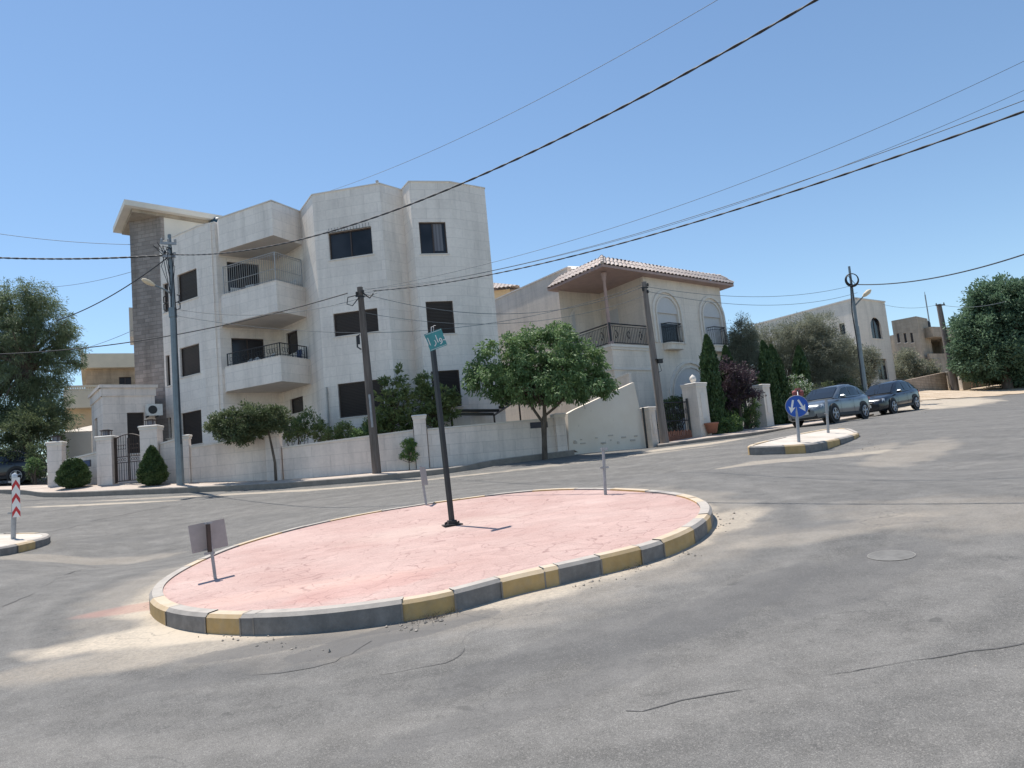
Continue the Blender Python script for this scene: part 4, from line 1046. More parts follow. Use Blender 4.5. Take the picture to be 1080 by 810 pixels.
# plastic chairs and cloths on the balconies
def plastic_chair(x, y, z, rz, label, mat='plastic_white'):
    t = thing('balcony_chair', (x, y, z), label, 'chair', 'chairs on the balconies', True, rz)
    b = MB(); b.bbox((0, 0, .43), (.46, .46, .035), .01); b.build('seat', mat, t)
    b = MB()
    for k in range(5): b.box((-.18 + .09 * k, .22, .66), (.05, .025, .44))
    b.bbox((0, .22, .9), (.46, .035, .08), .01); b.build('backrest', mat, t)
    for sx in (-1, 1):
        b = MB(); b.box((sx * .22, -.02, .62), (.045, .42, .03)); b.box((sx * .22, -.2, .52), (.035, .035, .2)); b.build('armrest', mat, t)
        for sy in (-1, 1): b = MB(); b.tube([(sx * .19, sy * .19, .43), (sx * .22, sy * .22, 0)], [.025, .018], 6); b.build('leg', mat, t)
def balcony_things():
    E, D_, F_, Q, C_ = (MBD[k] for k in ('E', 'D', 'F', 'Q', 'C')); z1 = MBD['zb1'] + .28; z2 = MBD['zb2'] + .28
    cc = lambda a, b, f: a + (b - a) * f
    mid = (E + Q) / 2
    for i, (f, lab) in enumerate(((.12, 'white plastic chair at the left end of the top balcony'), (.3, 'white plastic chair in the middle of the top balcony beside its twin'))):
        q = cc(D_, E, f + .15) + (mid - E) * .45; plastic_chair(q[0], q[1], z1 + .55, .6 - i, lab)
    q = cc(E, F_, .45) + (Q - E) * .25; plastic_chair(q[0], q[1], z1 + .55, -.8, 'white plastic chair at the right end of the top balcony')
    q = cc(E, F_, .5) + (Q - E) * .2; plastic_chair(q[0], q[1], z2 + .35, -.8, 'dark chair at the right end of the lower balcony', 'blue_cloth')
    # raised floor under them
    # laundry lying over the lower railing
    p, e = D_ + (E - D_) * .38, D_ + (E - D_) * .85; D, N, W = frame_of(p, e); zt = MBD['zt2'] + .03
    b = MB(); r = np.random.default_rng(5); n = 12
    for k in range(n):
        u0, u1 = W * k / n, W * (k + 1) / n
        h = lambda u: .10 + .07 * math.sin(u * 5) + .05 * math.sin(u * 13 + 1)
        for s_ in (0, 1):
            o0 = -.06 - .3 * s_
            b.face([wpt(p, e, u0, zt + .01, o0), wpt(p, e, u1, zt + .01, o0), wpt(p, e, u1, zt + h(u1), -.2), wpt(p, e, u0, zt + h(u0), -.2)], 0, True)
    tag(b.build('folded_cloth', 'plastic_white'), 'white cloth lying in a heap on the lower balcony parapet', 'cloth')
balcony_things()

# ================================================================== the tiled-roof villa
def tiled_roof(b, e0, e1, r1, r0, roll=.30, m=0):
    """sloped plane of round tiles: eave e0-e1, ridge r0-r1"""
    e0, e1, r0, r1 = map(np.array, (e0, e1, r0, r1)); W = np.linalg.norm(e1 - e0); n = max(3, int(W / roll)); S = 5
    nrm = np.cross(e1 - e0, r0 - e0); nrm = nrm / np.linalg.norm(nrm); nrm = nrm * np.sign(nrm[2])
    cols = []
    for i in range(n * S + 1):
        f = i / (n * S); h = .075 * abs(math.sin(math.pi * i / S)); a, c = e0 + (e1 - e0) * f, r0 + (r1 - r0) * f
        cols.append([a + nrm * h, c + nrm * h])
    for i in range(n * S):
        a, c = cols[i]; a2, c2 = cols[i + 1]
        K = max(2, int(np.linalg.norm(c - a) / .38))
        for k in range(K):
            f0, f1 = k / K, (k + 1) / K; d = nrm * .022
            b.face([a + (c - a) * f0 + d, a2 + (c2 - a2) * f0 + d, a2 + (c2 - a2) * f1, a + (c - a) * f1], m, True)
            b.face([a + (c - a) * f0, a2 + (c2 - a2) * f0, a2 + (c2 - a2) * f0 + d, a + (c - a) * f0 + d], m)
def arch_pts(p0, p1, u0, u1, v0, v1, out, n=12):
    """outline of an arched opening on a wall: sill to springing, half circle on top"""
    r = (u1 - u0) / 2; c = (u0 + u1) / 2; vs = v1 - r
    return [wpt(p0, p1, u0, v0, out)] + [wpt(p0, p1, c - r * math.cos(math.pi * k / n), vs + r * math.sin(math.pi * k / n), out) for k in range(n + 1)] + [wpt(p0, p1, u1, v0, out)]
def arch_trim(b, p0, p1, u0, u1, v0, v1, w, out, m=0):
    A, Bp = arch_pts(p0, p1, u0, u1, v0, v1, out), arch_pts(p0, p1, u0 - w, u1 + w, v0, v1 + w, out); N = frame_of(p0, p1)[1]
    for i in range(len(A) - 1):
        b.face([Bp[i], Bp[i + 1], A[i + 1], A[i]][::-1], m)
        b.face([Bp[i] - N * out, Bp[i + 1] - N * out, Bp[i + 1], Bp[i]][::-1], m); b.face([A[i], A[i + 1], A[i + 1] - N * out, A[i] - N * out][::-1], m)
def villa():
    ev = at(635.5, 281, 35); ZE = ev[2]; eL, eR = atz(577.5, 307, ZE), atz(774, 302, ZE)
    dR = (eR - ev)[:2]; WR = np.linalg.norm(dR); dR /= WR; dL = (eL - ev)[:2]; WL = np.linalg.norm(dL); dL /= WL
    oh = .55
    Nc = ev[:2] + dR * oh * 1.0 + dL * oh * 1.0                    # the near corner (column)
    base = gz(Nc)
    t = thing('villa', (Nc[0] + 4, Nc[1] + 5, base), 'cream two storey villa with a pinkish tiled hip roof and corner balcony', 'building')
    Rr = Nc + dR * (WR - 1.25)
    # left end of the left facade and recess corner
    Lf_u = on_wall(Nc, Nc + dL, 589.5, 312)[0]; Lf = Nc + dL * Lf_u
    uR = on_wall(Nc, Rr, 678.5, 300)[0]; Pr = Nc + dR * uR          # where the right facade starts
    # recess: from Pr go along dL, from Lf go along dR
    Mx = np.array([[dL[0], -dR[0]], [dL[1], -dR[1]]]); s = np.linalg.solve(Mx, Lf - Pr); Qc = Pr + dL * s[0]
    zf = atz_at(Nc, 641.5, 363)                                     # terrace floor level
    zb = base - 1.2
    w = MB()
    wall_cells(w, Lf, Nc, zb, zf - .01); wall_cells(w, Nc, Pr, zb, zf - .01)
    wall_cells(w, Lf, Qc, zf, ZE + .0); wall_cells(w, Qc, Pr, zf, ZE)
    u = lambda px, py: on_wall(Pr, Rr, px, py)
    big = []
    o1 = [u(696, 362)[0], u(718, 362)[0], u(707, 361)[1] - .05, u(707, 314)[1]]; o2 = [u(745, 366)[0], u(763.5, 366)[0], o1[2], o1[3]]
    r1, r2 = (o1[1] - o1[0]) / 2, (o2[1] - o2[0]) / 2
    og = [u(712, 430)[0], u(752, 430)[0], base + .1, u(731, 388)[1]]
    rect = lambda o: (o[0], o[1], o[2], o[3] - (o[1] - o[0]) / 2)
    wall_cells(w, Pr, Rr, zb, ZE, openings=[rect(o1), rect(o2), rect(og)], reveal=.12)
    wall_cells(w, Rr, Rr + dL * 9, zb, ZE); wall_cells(w, Rr + dL * 9, Lf + dR * .1, zb, ZE)
    w.face([(*Nc, zf), (*Pr, zf), (*Qc, zf), (*Lf, zf)])
    w.build('wall', 'villa_stone', t)
    # arched shutters, trims
    for o, nm in ((o1, 'shutter'), (o2, 'shutter'), (og, 'arched_window')):
        b = MB(); A = arch_pts(Pr, Rr, o[0], o[1], o[2], o[3], .006 if o is not og else .006)
        N = frame_of(Pr, Rr)[1]; r = (o[1] - o[0]) / 2; n = 12; c = (o[0] + o[1]) / 2
        # half-round head lies in a shallow niche drawn by the trim; rectangular part sits back in the opening
        head = [wpt(Pr, Rr, c - r * math.cos(math.pi * k / n), o[3] - r + r * math.sin(math.pi * k / n), .004) for k in range(n + 1)]
        b.face(head[::-1]); b.face([wpt(Pr, Rr, o[0], o[2], -.08), wpt(Pr, Rr, o[1], o[2], -.08), wpt(Pr, Rr, o[1], o[3] - r, -.08), wpt(Pr, Rr, o[0], o[3] - r, -.08)])
        x = b.build(nm, 'shutter_white', t)
        tb = MB(); arch_trim(tb, Pr, Rr, o[0], o[1], o[2], o[3], .08, .07); arch_trim(tb, Pr, Rr, o[0] - .24, o[1] + .24, o[2], o[3] + .24, .12, .09)
        tb.build('arch_trim', 'coping_stone', x)
    # door glass behind the left small balcony
    b = MB(); b.face([wpt(Pr, Rr, o1[0] + .35, o1[2], -.07), wpt(Pr, Rr, o1[1] - .05, o1[2], -.07), wpt(Pr, Rr, o1[1] - .05, o1[2] + 1.05, -.07), wpt(Pr, Rr, o1[0] + .35, o1[2] + 1.05, -.07)]); b.build('balcony_door', 'window_glass', t)
    Z = np.array([0, 0, 1.]); D, N, W = frame_of(Pr, Rr)
    for o in (o1, o2):
        c = (o[0] + o[1]) / 2; hw = .62; pts = [(c - hw, 0), (c - hw, .25), (c - hw * .8, .42), (c + hw * .8, .42), (c + hw, .25), (c + hw, 0)]
        sl = MB(); poly = [wpt(Pr, Rr, a, 0, .01 + d)[:2] for a, d in pts]; sl.prism(poly, o[2] - .38, o[2] - .1); sl.prism([wpt(Pr, Rr, c + (a - c) * 1.06, 0, .01 + d * 1.12)[:2] for a, d in pts], o[2] - .1, o[2] - .03)
        bl = sl.build('small_balcony', 'villa_stone', t)
        r = MB(); P = lambda a, d, z: wpt(Pr, Rr, a, o[2] - .03 + z, d + .0)
        q = [P(a, max(d, .02), 0) for a, d in pts]; H = 1.0
        r.tube([x + Z * H for x in q], .025, 6); r.tube([x + Z * .08 for x in q], .015, 5); r.tube([x + Z * H * .85 for x in q], .012, 5)
        for a, c2 in zip(q[:-1], q[1:]):
            m = max(2, int(np.linalg.norm(c2 - a) / .1))
            for k in range(m + 1): x = a + (c2 - a) * k / m; x2 = x + (N * .05 if False else 0); r.tube([x, x + Z * .4 + N * .035, x + Z * H], .010, 4)
        r.build('railing', 'black_metal', bl)
    # terrace: slab edge, cornice and iron railing with a pattern
    tr = MB()
    for a, b2 in ((Lf, Nc), (Nc, Pr)):
        D2, N2, W2 = frame_of(a, b2); tr.obox(wpt(a, b2, -.0, zf - .14, .0), D2 * (W2 + .1), N2 * .10, Z * .13); tr.obox(wpt(a, b2, 0, zf - .26, .0), D2 * (W2 + .04), N2 * .05, Z * .119)
        tr.obox(wpt(a, b2, 0, zf - 1.25, 0), D2 * (W2 + .04), N2 * .05, Z * .12)
    tb = tr.build('terrace', 'coping_stone', t)
    r = MB(); H = atz_at(Nc, 641, 341) - zf
    for a, b2 in ((Lf, Nc), (Nc, Pr)):
        D2, N2, W2 = frame_of(a, b2); P = lambda x, z: wpt(a, b2, x, zf + z, -.02)
        r.tube([P(0, H), P(W2, H)], .035, 6); r.tube([P(0, .08), P(W2, .08)], .025, 5); r.tube([P(0, H * .88), P(W2, H * .88)], .015, 5)
        m = int(W2 / .12)
        for k in range(m + 1): x = W2 * k / m; r.tube([P(x, .08), P(x, H * .88)], .013, 4)
        for k in range(int(W2 / .9)):
            x = .45 + k * .9
            r.tube([P(x + .07 * math.cos(q) * (1 + .5 * math.cos(2 * q)), H * .5 + .2 * math.sin(q)) for q in np.linspace(0, 6.28, 15)], .02, 4, cap=False)
        for x in (0.03, W2 - .03): r.box(P(x, H / 2 + .02), (.09, .09, H + .04))
    r.build('railing', 'black_metal', tb)
    # slender column at the corner
    c = MB(); cc = Nc - (Nc - Qc) / np.linalg.norm(Nc - Qc) * .12
    c.lathe((cc[0], cc[1], 0), [(.14, zf), (.14, zf + .12), (.09, zf + .18), (.085, zf + 1.4), (.07, ZE - .45), (.12, ZE - .38), (.10, ZE - .3), (.16, ZE - .12), (.16, ZE - .1)], 12)
    c.build('column', 'soffit_wood', t)
    # blind arch in the recess wall
    ua, za = on_wall(Lf, Qc, 604, 345); b = MB(); za_top = on_wall(Lf, Qc, 605, 326)[1]
    Wq = frame_of(Lf, Qc)[2]; ca = Wq * .47; hw = min(.62, Wq * .3)
    b.face(arch_pts(Lf, Qc, ca - hw, ca + hw, zf, za_top, .012)[::-1]); x = b.build('arched_door', 'shutter_white', t); tb = MB(); arch_trim(tb, Lf, Qc, ca - hw, ca + hw, zf, za_top, .12, .05); tb.build('arch_trim', 'coping_stone', x)
    # window with a small ledge in the other recess wall
    a0 = on_wall(Qc, Pr, 641, 329); a1 = on_wall(Qc, Pr, 653, 341); b = MB(); D3, N3, W3 = frame_of(Qc, Pr)
    b.obox(wpt(Qc, Pr, a0[0], a1[1], .003), D3 * (a1[0] - a0[0]), N3 * .04, Z * (a0[1] - a1[1])); b.build('recess_window', 'shutter_white', t)
    # roof: soffit, fascia, tiles
    sf = MB(); M1, M2 = ev[:2], eR[:2]; M4 = eL[:2]; M3_ = eR[:2] + dL * (9 + 1.1)
    M4b = ev[:2] + dL * WL; M3b = M2 + dL * WL
    sf.prism([M1, M2, M3b, M4b], ZE - .0, ZE + .12); sf.build('soffit', 'soffit_wood', t)
    rt = MB(); zr = ZE + 1.02; ins = 3.4; zt = ZE + .125
    c1, c2, c3, c4 = (v3(p, zt) for p in ((*M1, 0), (*M2, 0), (*M3b, 0), (*M4b, 0)))
    DR, DL = np.array([*dR, 0]), np.array([*dL, 0]); hz = np.array([0, 0, 1.])
    i_ = .50; up_ = hz * .50                                            # steep first course, then the low hip
    d1, d2, d3, d4 = c1 + (DR + DL) * i_ + up_, c2 + (DL - DR) * i_ + up_, c3 - (DL + DR) * i_ + up_, c4 + (DR - DL) * i_ + up_
    k = WL / 2; ra = c1 + DR * k + DL * k + hz * 1.15; rb = c2 - DR * k + DL * k + hz * 1.15
    for q in ((c1, c2, d2, d1), (c2, c3, d3, d2), (c3, c4, d4, d3), (c4, c1, d1, d4)): tiled_roof(rt, *q)
    for q in ((d1, d2, rb, ra), (d2, d3, rb, rb), (d3, d4, ra, rb), (d4, d1, ra, ra)): tiled_roof(rt, *q)
    for a, m_, b2 in ((c1, d1, ra), (c2, d2, rb)):
        for p0, p1 in ((a, m_), (m_, b2)):
            n = max(2, int(np.linalg.norm(p1 - p0) / .3))
            for i in range(n): q0, q1 = p0 + (p1 - p0) * i / n, p0 + (p1 - p0) * (i + 1.15) / n; rt.tube([q0 + Z * .06, q1 + Z * .04], [.10, .075], 7, 0)
    rt.build('roof', 'roof_tile', t)
    # brown fascia below the tiles
    # roof-level side wing with a flat parapet, going back to the left
    k = 10.5; wg = atz(525, 315.5, k)[:2]; w2 = atz(598, 283, k)[:2]; wg = wg - (w2 - wg) * .35
    tw = thing('side_wing_house', (*wg, gz(wg)), 'plain stone house side wing between the white block and the tiled villa', 'building')
    b = MB(); s_ = w2 - wg; s_ /= np.linalg.norm(s_); nb = np.array([-s_[1], s_[0]])
    wall_cells(b, wg, w2, zb, k); wall_cells(b, w2, w2 + nb * 6, zb, k); wall_cells(b, wg + nb * 6, wg, zb, k)
    b.face([(*wg, k - .3), (*w2, k - .3), (*(w2 + nb * 6), k - .3), (*(wg + nb * 6), k - .3)]); b.build('wall', 'villa_stone', tw)
    b = MB(); D4, N4, W4 = frame_of(wg, w2); b.obox(wpt(wg, w2, -.05, k + .002, .05), D4 * (W4 + .1), N4 * -.3, Z * .07); b.build('coping', 'coping_stone', tw)
    # tilted cream panel on that roof
    q0, q1, q2, q3 = at(594, 290, 41.5), at(610, 286.5, 41.2), at(612, 281, 43), at(599, 280.5, 43.5)
    tp = MB(); tp.add([q0, q1, q2, q3, q0 - Z * .12, q1 - Z * .12, q2 - Z * .12, q3 - Z * .12], [(0, 1, 2, 3), (7, 6, 5, 4), (0, 4, 5, 1), (1, 5, 6, 2), (2, 6, 7, 3), (3, 7, 4, 0)])
    for q in (q0, q1, q2, q3): tp.tube([q - Z * .1, v3(q, k - .4)], .03, 5)
    tag(tp.build('roof_panel', 'cream_plaster'), 'cream tilted panel standing on the side wing roof beside the tiles', 'solar panel')
    # the distant house whose tiled corner peeps out
    h = at(536, 305, 52); hb = gz(h); ZH = at(545, 304, 52)[2]
    th = thing('distant_tiled_house', (h[0] - 2, h[1] + 3, hb), 'far ochre house with a small tiled roof corner peeping out right of the white block', 'building')
    b = MB(); b.prism([(h[0] - 6, h[1] + .5), (h[0] + .1, h[1]), (h[0] + .6, h[1] + 6), (h[0] - 6, h[1] + 6)], hb - 1, ZH); b.build('wall', 'ochre_plaster', th)
    b = MB(); e1 = np.array([h[0] + .75, h[1] - .6, ZH]); e0 = e1 + [-7.2, .5, 0]; e2 = e1 + [.6, 7.4, 0]; rr = e1 + [-3.4, 3.6, 1.55]
    tiled_roof(b, e0, e1, rr, rr + [-.2, 0, 0], .3); tiled_roof(b, e1, e2, rr, rr, .3); b.box(((e0 + e2) / 2), (7, 6, .05), .0); b.build('roof', 'roof_tile', th)
    return dict(Nc=Nc, Pr=Pr, Rr=Rr, Lf=Lf, dR=dR, dL=dL, base=base, zf=zf, ZE=ZE)
VI = villa()

def villa_front():
    Z = np.array([0, 0, 1.])
    # rough stucco ramp wall between the two properties
    p, q = at(599, 479.5, 31.0), at(683, 472.5, 32.6); D, N, W = frame_of(p, q)
    a = [on_wall(p, q, *c) for c in ((599, 480), (683, 473), (676, 437), (668.5, 403), (606, 432), (599, 436))]
    t = thing('ramp_wall', ((p[0] + q[0]) / 2, (p[1] + q[1]) / 2, (p[2] + q[2]) / 2), 'rough white stucco wall with a rising top between the tree and the leaning pole', 'wall')
    b = MB(); f = [wpt(p, q, u, z - (.5 if i < 2 else 0)) for i, (u, z) in enumerate(a)]; k = [x - N * .35 for x in f]
    b.face(f); b.face(k[::-1])
    for i in range(len(f)): j = (i + 1) % len(f); b.face([f[i], k[i], k[j], f[j]])
    b.build('wall_body', 'stucco_wall', t)
    # exposed stones along its worn foot
    s = MB(); r = np.random.default_rng(11)
    for k_ in range(13):
        u, z = on_wall(p, q, r.uniform(604, 672), 463 - r.uniform(0, 1) * 4); zz = lerp(a[0][1], a[1][1], u / W) + r.uniform(.35, .75) ; s.bbox(wpt(p, q, u, zz, .005), (r.uniform(.08, .28), .05, r.uniform(.04, .10)), .015, math.atan2(D[1], D[0]))
    s.build('exposed_stones', 'dusty_concrete', t)
    b = MB(); e0 = at(677.5, 430, 32.3); b.obox(v3(e0, gz(e0) - .1), np.array([.07, .03, 0]), np.array([-.02, .06, 0]), Z * (e0[2] - gz(e0) + .1)); tag(b.build('gate_post', 'black_metal'), 'thin black metal post at the right end of the rough stucco wall', 'post')
    # upper wall behind it that closes the villa yard
    p2, q2 = at(640, 440, 34.8), at(668, 438, 34.0); 
    wall_run('yard_wall', p2, q2, p2[2] - 2, q2[2] - 2, atz_at(p2, 640, 405), atz_at(q2, 668, 394), mat='villa_stone', label='plain stone yard wall showing above the rough stucco wall', cop=True)
    # pillars of the villa front
    pl = [(688, 471, 32.9, 429, .42, 'slim stone pillar just left of the leaning wooden pole'), (738, 459.5, 34.4, 404, .78, 'broad cream gate pillar with an ornament, right of the leaning pole'), (807, 449.5, 38.6, 405.5, .66, 'cream gate pillar between the two cypress groups')]
    res = []
    for px, py, Y, ty, w, lab in pl: res.append(pillar(px, py, Y, ty, w, .72, lab, mat='villa_stone', niche=True))
    # small globe ornament on the broad pillar
    P = res[1][1]; zt = res[1][2]
    b = MB(); b.lathe((P[0], P[1], zt), [(.10, 0), (.07, .05), (.13, .12), (.16, .22), (.12, .32), (.05, .38), (0.01, .42)], 12); tag(b.build('pillar_ornament', 'coping_stone'), 'small pale urn ornament on top of the broad cream gate pillar', 'ornament')
    # low walls joining the pillars
    a0, a1 = at(748, 459, 34.9), at(800, 451, 38.2)
    # black vehicle gate between slim pillar and broad pillar
    g0, g1 = at(701, 465, 33.4), at(729, 461.5, 34.2); D, N, W = frame_of(g0, g1); zb = (gz(g0) + gz(g1)) / 2 + .2; H = 1.65
    t = thing('driveway_gate', (*(g0[:2] + g1[:2]) / 2, zb), 'black barred driveway gate between the leaning pole and the broad pillar', 'gate')
    b = MB(); Q = lambda u, z: wpt(g0, g1, u, zb + z)
    for u in (0, W): b.box(Q(u, H * .5), (.09, .09, H + .3))
    for z in (.08, H * .5, H): b.tube([Q(0, z), Q(W, z)], .03, 6)
    b.build('gate_frame', 'black_metal', t); b = MB(); n = 12
    for k in range(1, n): u = W * k / n; b.tube([Q(u, .08), Q(u, H)], .013, 4); b.tube([Q(u + .05 * math.cos(w), H * .75 + .12 * math.sin(w)) for w in np.linspace(0, 6.28, 9)], .010, 4, cap=False)
    b.build('gate_bars', 'black_metal', t)
    # pale picket foot of the gate
    b = MB()
    for k in range(15): u = W * (k + .5) / 15; b.obox(Q(u - .03, -.02) + N * .05, D * .06, N * .03, Z * (.38 + .04 * (k % 2)))
    b.obox(Q(0, -.3) + N * .05, D * W, N * .03, Z * .45); b.build('kick_board', 'pot_clay', t)
    # side gate leaf standing open at the broad pillar
    s0, s1 = at(797, 450, 38.3), at(801.5, 449.7, 38.9)
    b = MB(); D, N, W = frame_of(s0, s1); zb = gz(s0) + .15
    for k in range(6): b.tube([wpt(s0, s1, W * k / 5, zb), wpt(s0, s1, W * k / 5, zb + 1.8)], .03, 5)
    b.tube([wpt(s0, s1, 0, zb + 1.8), wpt(s0, s1, W, zb + 1.8)], .03, 5); b.tube([wpt(s0, s1, 0, zb + .1), wpt(s0, s1, W, zb + .1)], .03, 5)
    tag(b.build('garden_gate', 'brown_metal'), 'narrow brown garden gate beside the cream pillar between cypresses', 'gate')
    # clay pot
    q = at(751.5, 457.5, 34.0); q[2] = at(751.5, 457.5, 34.0)[2]
    b = MB(); b.lathe(q, [(0.01, .02), (.2, .02), (.30, .42), (.33, .43), (.33, .5), (.27, .5), (.25, .44), (.01, .42)], 16); tag(b.build('plant_pot', 'pot_clay'), 'brown clay pot at the foot of the broad cream pillar', 'pot')
villa_front()

# ================================================================== farther buildings
def far_buildings():
    Z = np.array([0, 0, 1.])
    # white house with the arched window
    c = at(902, 315, 58); Zt = c[2]; L_, R_ = atz(795.5, 343, Zt)[:2], atz(933, 319, Zt)[:2]; c = c[:2]; b0 = gz(c) - 2.0
    L_ = c + (L_ - c) * 1.0
    t = thing('white_house', (*c, gz(c)), 'white two storey house with one arched dark window behind the parked cars', 'building')
    w = MB(); o1 = px_open(c, R_, (918, 336), (929, 334), (919.5, 357), (930, 357)); o2 = px_open(c, R_, (925, 379), (935.5, 377.5), (927, 401), (937, 400))
    o3 = px_open(L_, c, (885, 342), (890.5, 340), (886, 354), (892, 352.5))
    r = (o1[1] - o1[0]) / 2
    wall_cells(w, c, R_, b0, Zt, openings=[tuple(o1), tuple(o2)], reveal=.25); wall_cells(w, L_, c, b0, Zt, openings=[tuple(o3)])
    bk = c + (L_ - c) + (R_ - c); wall_cells(w, R_, bk, b0, Zt); wall_cells(w, bk, L_, b0, Zt)
    w.face([(*L_, Zt - .4), (*c, Zt - .4), (*R_, Zt - .4), (*bk, Zt - .4)])
    # spandrels turn the upper opening into an arch
    D, N, W = frame_of(c, R_); cu = (o1[0] + o1[1]) / 2; n = 8
    for sgn in (-1, 1):
        prev = None
        for k in range(n + 1):
            a = math.pi / 2 * k / n; u = cu + sgn * r * math.cos(a); z = o1[3] - r + r * math.sin(a)
            if prev is not None: w.face([wpt(c, R_, prev[0], prev[1], -.01), wpt(c, R_, u, z, -.01), wpt(c, R_, u, o1[3], -.01), wpt(c, R_, prev[0], o1[3], -.01)][::sgn])
            prev = (u, z)
    w.build('wall', 'villa_stone', t)
    for o in (o1, o2): window(t, c, R_, o, 'glass', reveal=.25, mull=1)
    window(t, L_, c, o3, 'glass', mull=0)
    cb = MB()
    for a, b2 in ((L_, c), (c, R_)): D, N, W = frame_of(a, b2); cb.obox(wpt(a, b2, -.05, Zt + .002, .06), D * (W + .1), N * -.35, Z * .1)
    cb.build('coping', 'coping_stone', t)
    # beige house with three slit windows
    c = at(966, 333.5, 72); Zt = c[2]; L_, R_ = atz(940, 338.5, Zt)[:2], atz(978, 336, Zt)[:2]; c = c[:2]; b0 = gz(c) - 2
    t = thing('beige_stone_house', (*c, gz(c)), 'distant beige stone house with three slit windows and a shaded terrace', 'building')
    w = MB(); ops = []
    for x in (947.3, 954.6, 961.6): ops.append(px_open(c + (L_ - c), c, (x - 1.3, 351.5 + (954 - x) * .1), (x + 1.3, 351), (x - .9, 361.8), (x + 1.7, 361.3)))
    wall_cells(w, L_, c, b0, Zt, openings=[tuple(o) for o in ops]); wall_cells(w, c, R_, b0, Zt); wall_cells(w, R_, R_ + (L_ - c), b0, Zt); wall_cells(w, R_ + (L_ - c), L_, b0, Zt)
    w.face([(*L_, Zt - .3), (*c, Zt - .3), (*R_, Zt - .3), (*(R_ + L_ - c), Zt - .3)]); w.build('tower', 'beige_stone', t)
    for o in ops: window(t, L_, c, o, 'glass', mull=0)
    # lower wing: open terrace under a deep fascia
    a0, a1 = at(977, 350, 73), at(1012, 352, 76); zt0, zt1 = at(985, 346.5, 74)[2], at(985, 357, 74)[2]; zfl = at(985, 380, 74)[2]
    D, N, W = frame_of(a0, a1); P = lambda u, z, o: wpt(a0, a1, u, z, o)
    w = MB(); w.obox(P(0, zt1, .6), D * W, N * -7, Z * (zt0 - zt1)); w.obox(P(-.5, b0, .6), D * (W + 2.0), N * -7, Z * (zfl - b0)); w.obox(P(-1, zfl, -2.5), D * (W + 2.4), N * -3, Z * (zt1 - zfl)); w.obox(P(W - .6, zfl, .3), D * .6, N * -3, Z * (zt1 - zfl)); w.obox(P(-1, zfl + .001, .5), D * (W + 2), N * -.2, Z * .5); w.obox(P(W * .55, zfl + .5, -.2), D * .4, N * -.4, Z * (zt1 - zfl - .5)); w.build('terrace_wing', 'beige_stone', t)
    b = MB(); b.obox(P(1.2, zfl + .9, -2.46), D * 1.4, N * .04, Z * 1.1); b.build('window', 'window_glass', t)
    tk = P(1.6, zt0, -1); 
    b = MB(); b.lathe((tk[0], tk[1], zt0), [(.55, 0), (.55, .7), (.4, .9), (.1, .95)], 12); tag(b.build('roof_tank', 'black_plastic'), 'small dark water tank on the beige stone house roof', 'water tank')
    # left: ochre building behind the entrance
    c = at(150, 377, 56); Zt = c[2]; L_ = atz(90, 377.5, Zt); b0 = gz(c[:2]) - 2
    a0, a1 = L_[:2], (c + (c - L_) * 1.0)[:2]; D, N, W = frame_of(a0, a1); hz = lambda y: at(110, y, 56)[2]
    t = thing('ochre_apartment_house', (*c[:2], gz(c)), 'distant brown stone and ochre building behind the large left tree', 'building')
    w = MB(); ow = px_open(a0, a1, (125.5, 397.5), (138.5, 397.5), (125.5, 406), (138.5, 406))
    wall_cells(w, a0, a1, hz(415), hz(392) - .003, openings=[tuple(ow)]); wall_cells(w, a0 - N[:2] * 8, a0, b0, Zt - .1); wall_cells(w, a1, a1 - N[:2] * 8, b0, Zt - .1); w.build('wall', 'brown_stone', t); window(t, a0, a1, ow, 'glass', mull=1)
    w = MB(); w.obox(wpt(a0, a1, -.3, hz(392), .5), D * (W + .6), N * -9, Z * (hz(377.5) - hz(392))); w.build('roof', 'cream_band', t)
    w = MB(); wall_cells(w, a0 - D[:2] * 1.38 + N[:2] * .9, a1, b0, hz(434) - .01, m=1); w.obox(wpt(a0, a1, -1.4, hz(434), 1.4), D * (W + 1.4), N * -1.39, Z * (hz(417.5) - hz(434))); x = w.build('balcony', ['cream_band', 'ochre_plaster'], t)
    b = MB(); n = 26
    for k in range(n): q = wpt(a0, a1, -1.3 + (W * .5) * k / n, hz(417.5), 1.3); b.lathe(q, [(.07, 0), (.10, .12), (.05, .26), (.09, .3)], 6)
    b.obox(wpt(a0, a1, -1.4, hz(417.5) + .3, 1.4), D * W * .5, N * -.25, Z * .12); b.build('balustrade', 'cream_band', x)
    w = MB(); wall_cells(w, a0, a1, b0, hz(434) - .01); w.build('lower_wall', 'ochre_plaster', t)
    # corrugated-looking screen wall and small pale roof left of the entrance
    p, q = at(56, 482, 38), at(97, 478, 38); wall_run('yard_wall', p, q, p[2] - 2.5, q[2] - 2.5, atz_at(p, 56, 457.5), atz_at(q, 97, 455.5), mat='cream_plaster', label='long ribbed pale wall behind the leftmost pillar', cop=False)
    p, q = at(66, 453, 42), at(99, 452, 42); b = MB(); b.obox(p + [0, 0, -.25], q - p, np.array([.3, 2.5, .5]), Z * .12); 
    for x in (p, q): b.tube([x + [0, .2, -.2], v3(x, gz(x) - .2)], .06, 6)
    tag(b.build('shed_roof', 'dusty_concrete'), 'low pale shed roof above the ribbed wall at the left', 'shed')
    # low pale building farther left behind the tree
    # rubble walls on the right
    def rub(x0, y0, Y0, x1, y1, Y1, t0, t1, lab):
        p, q = at(x0, y0, Y0), at(x1, y1, Y1); wall_run('stone_wall', p, q, p[2] - .8, q[2] - .8, atz_at(p, x0, t0), atz_at(q, x1, t1), .4, 'rubble_stone', lab, cop=False)
    rub(962, 415, 53, 1000.5, 411, 60, 400, 392, 'rough tan rubble wall behind the dark parked car')
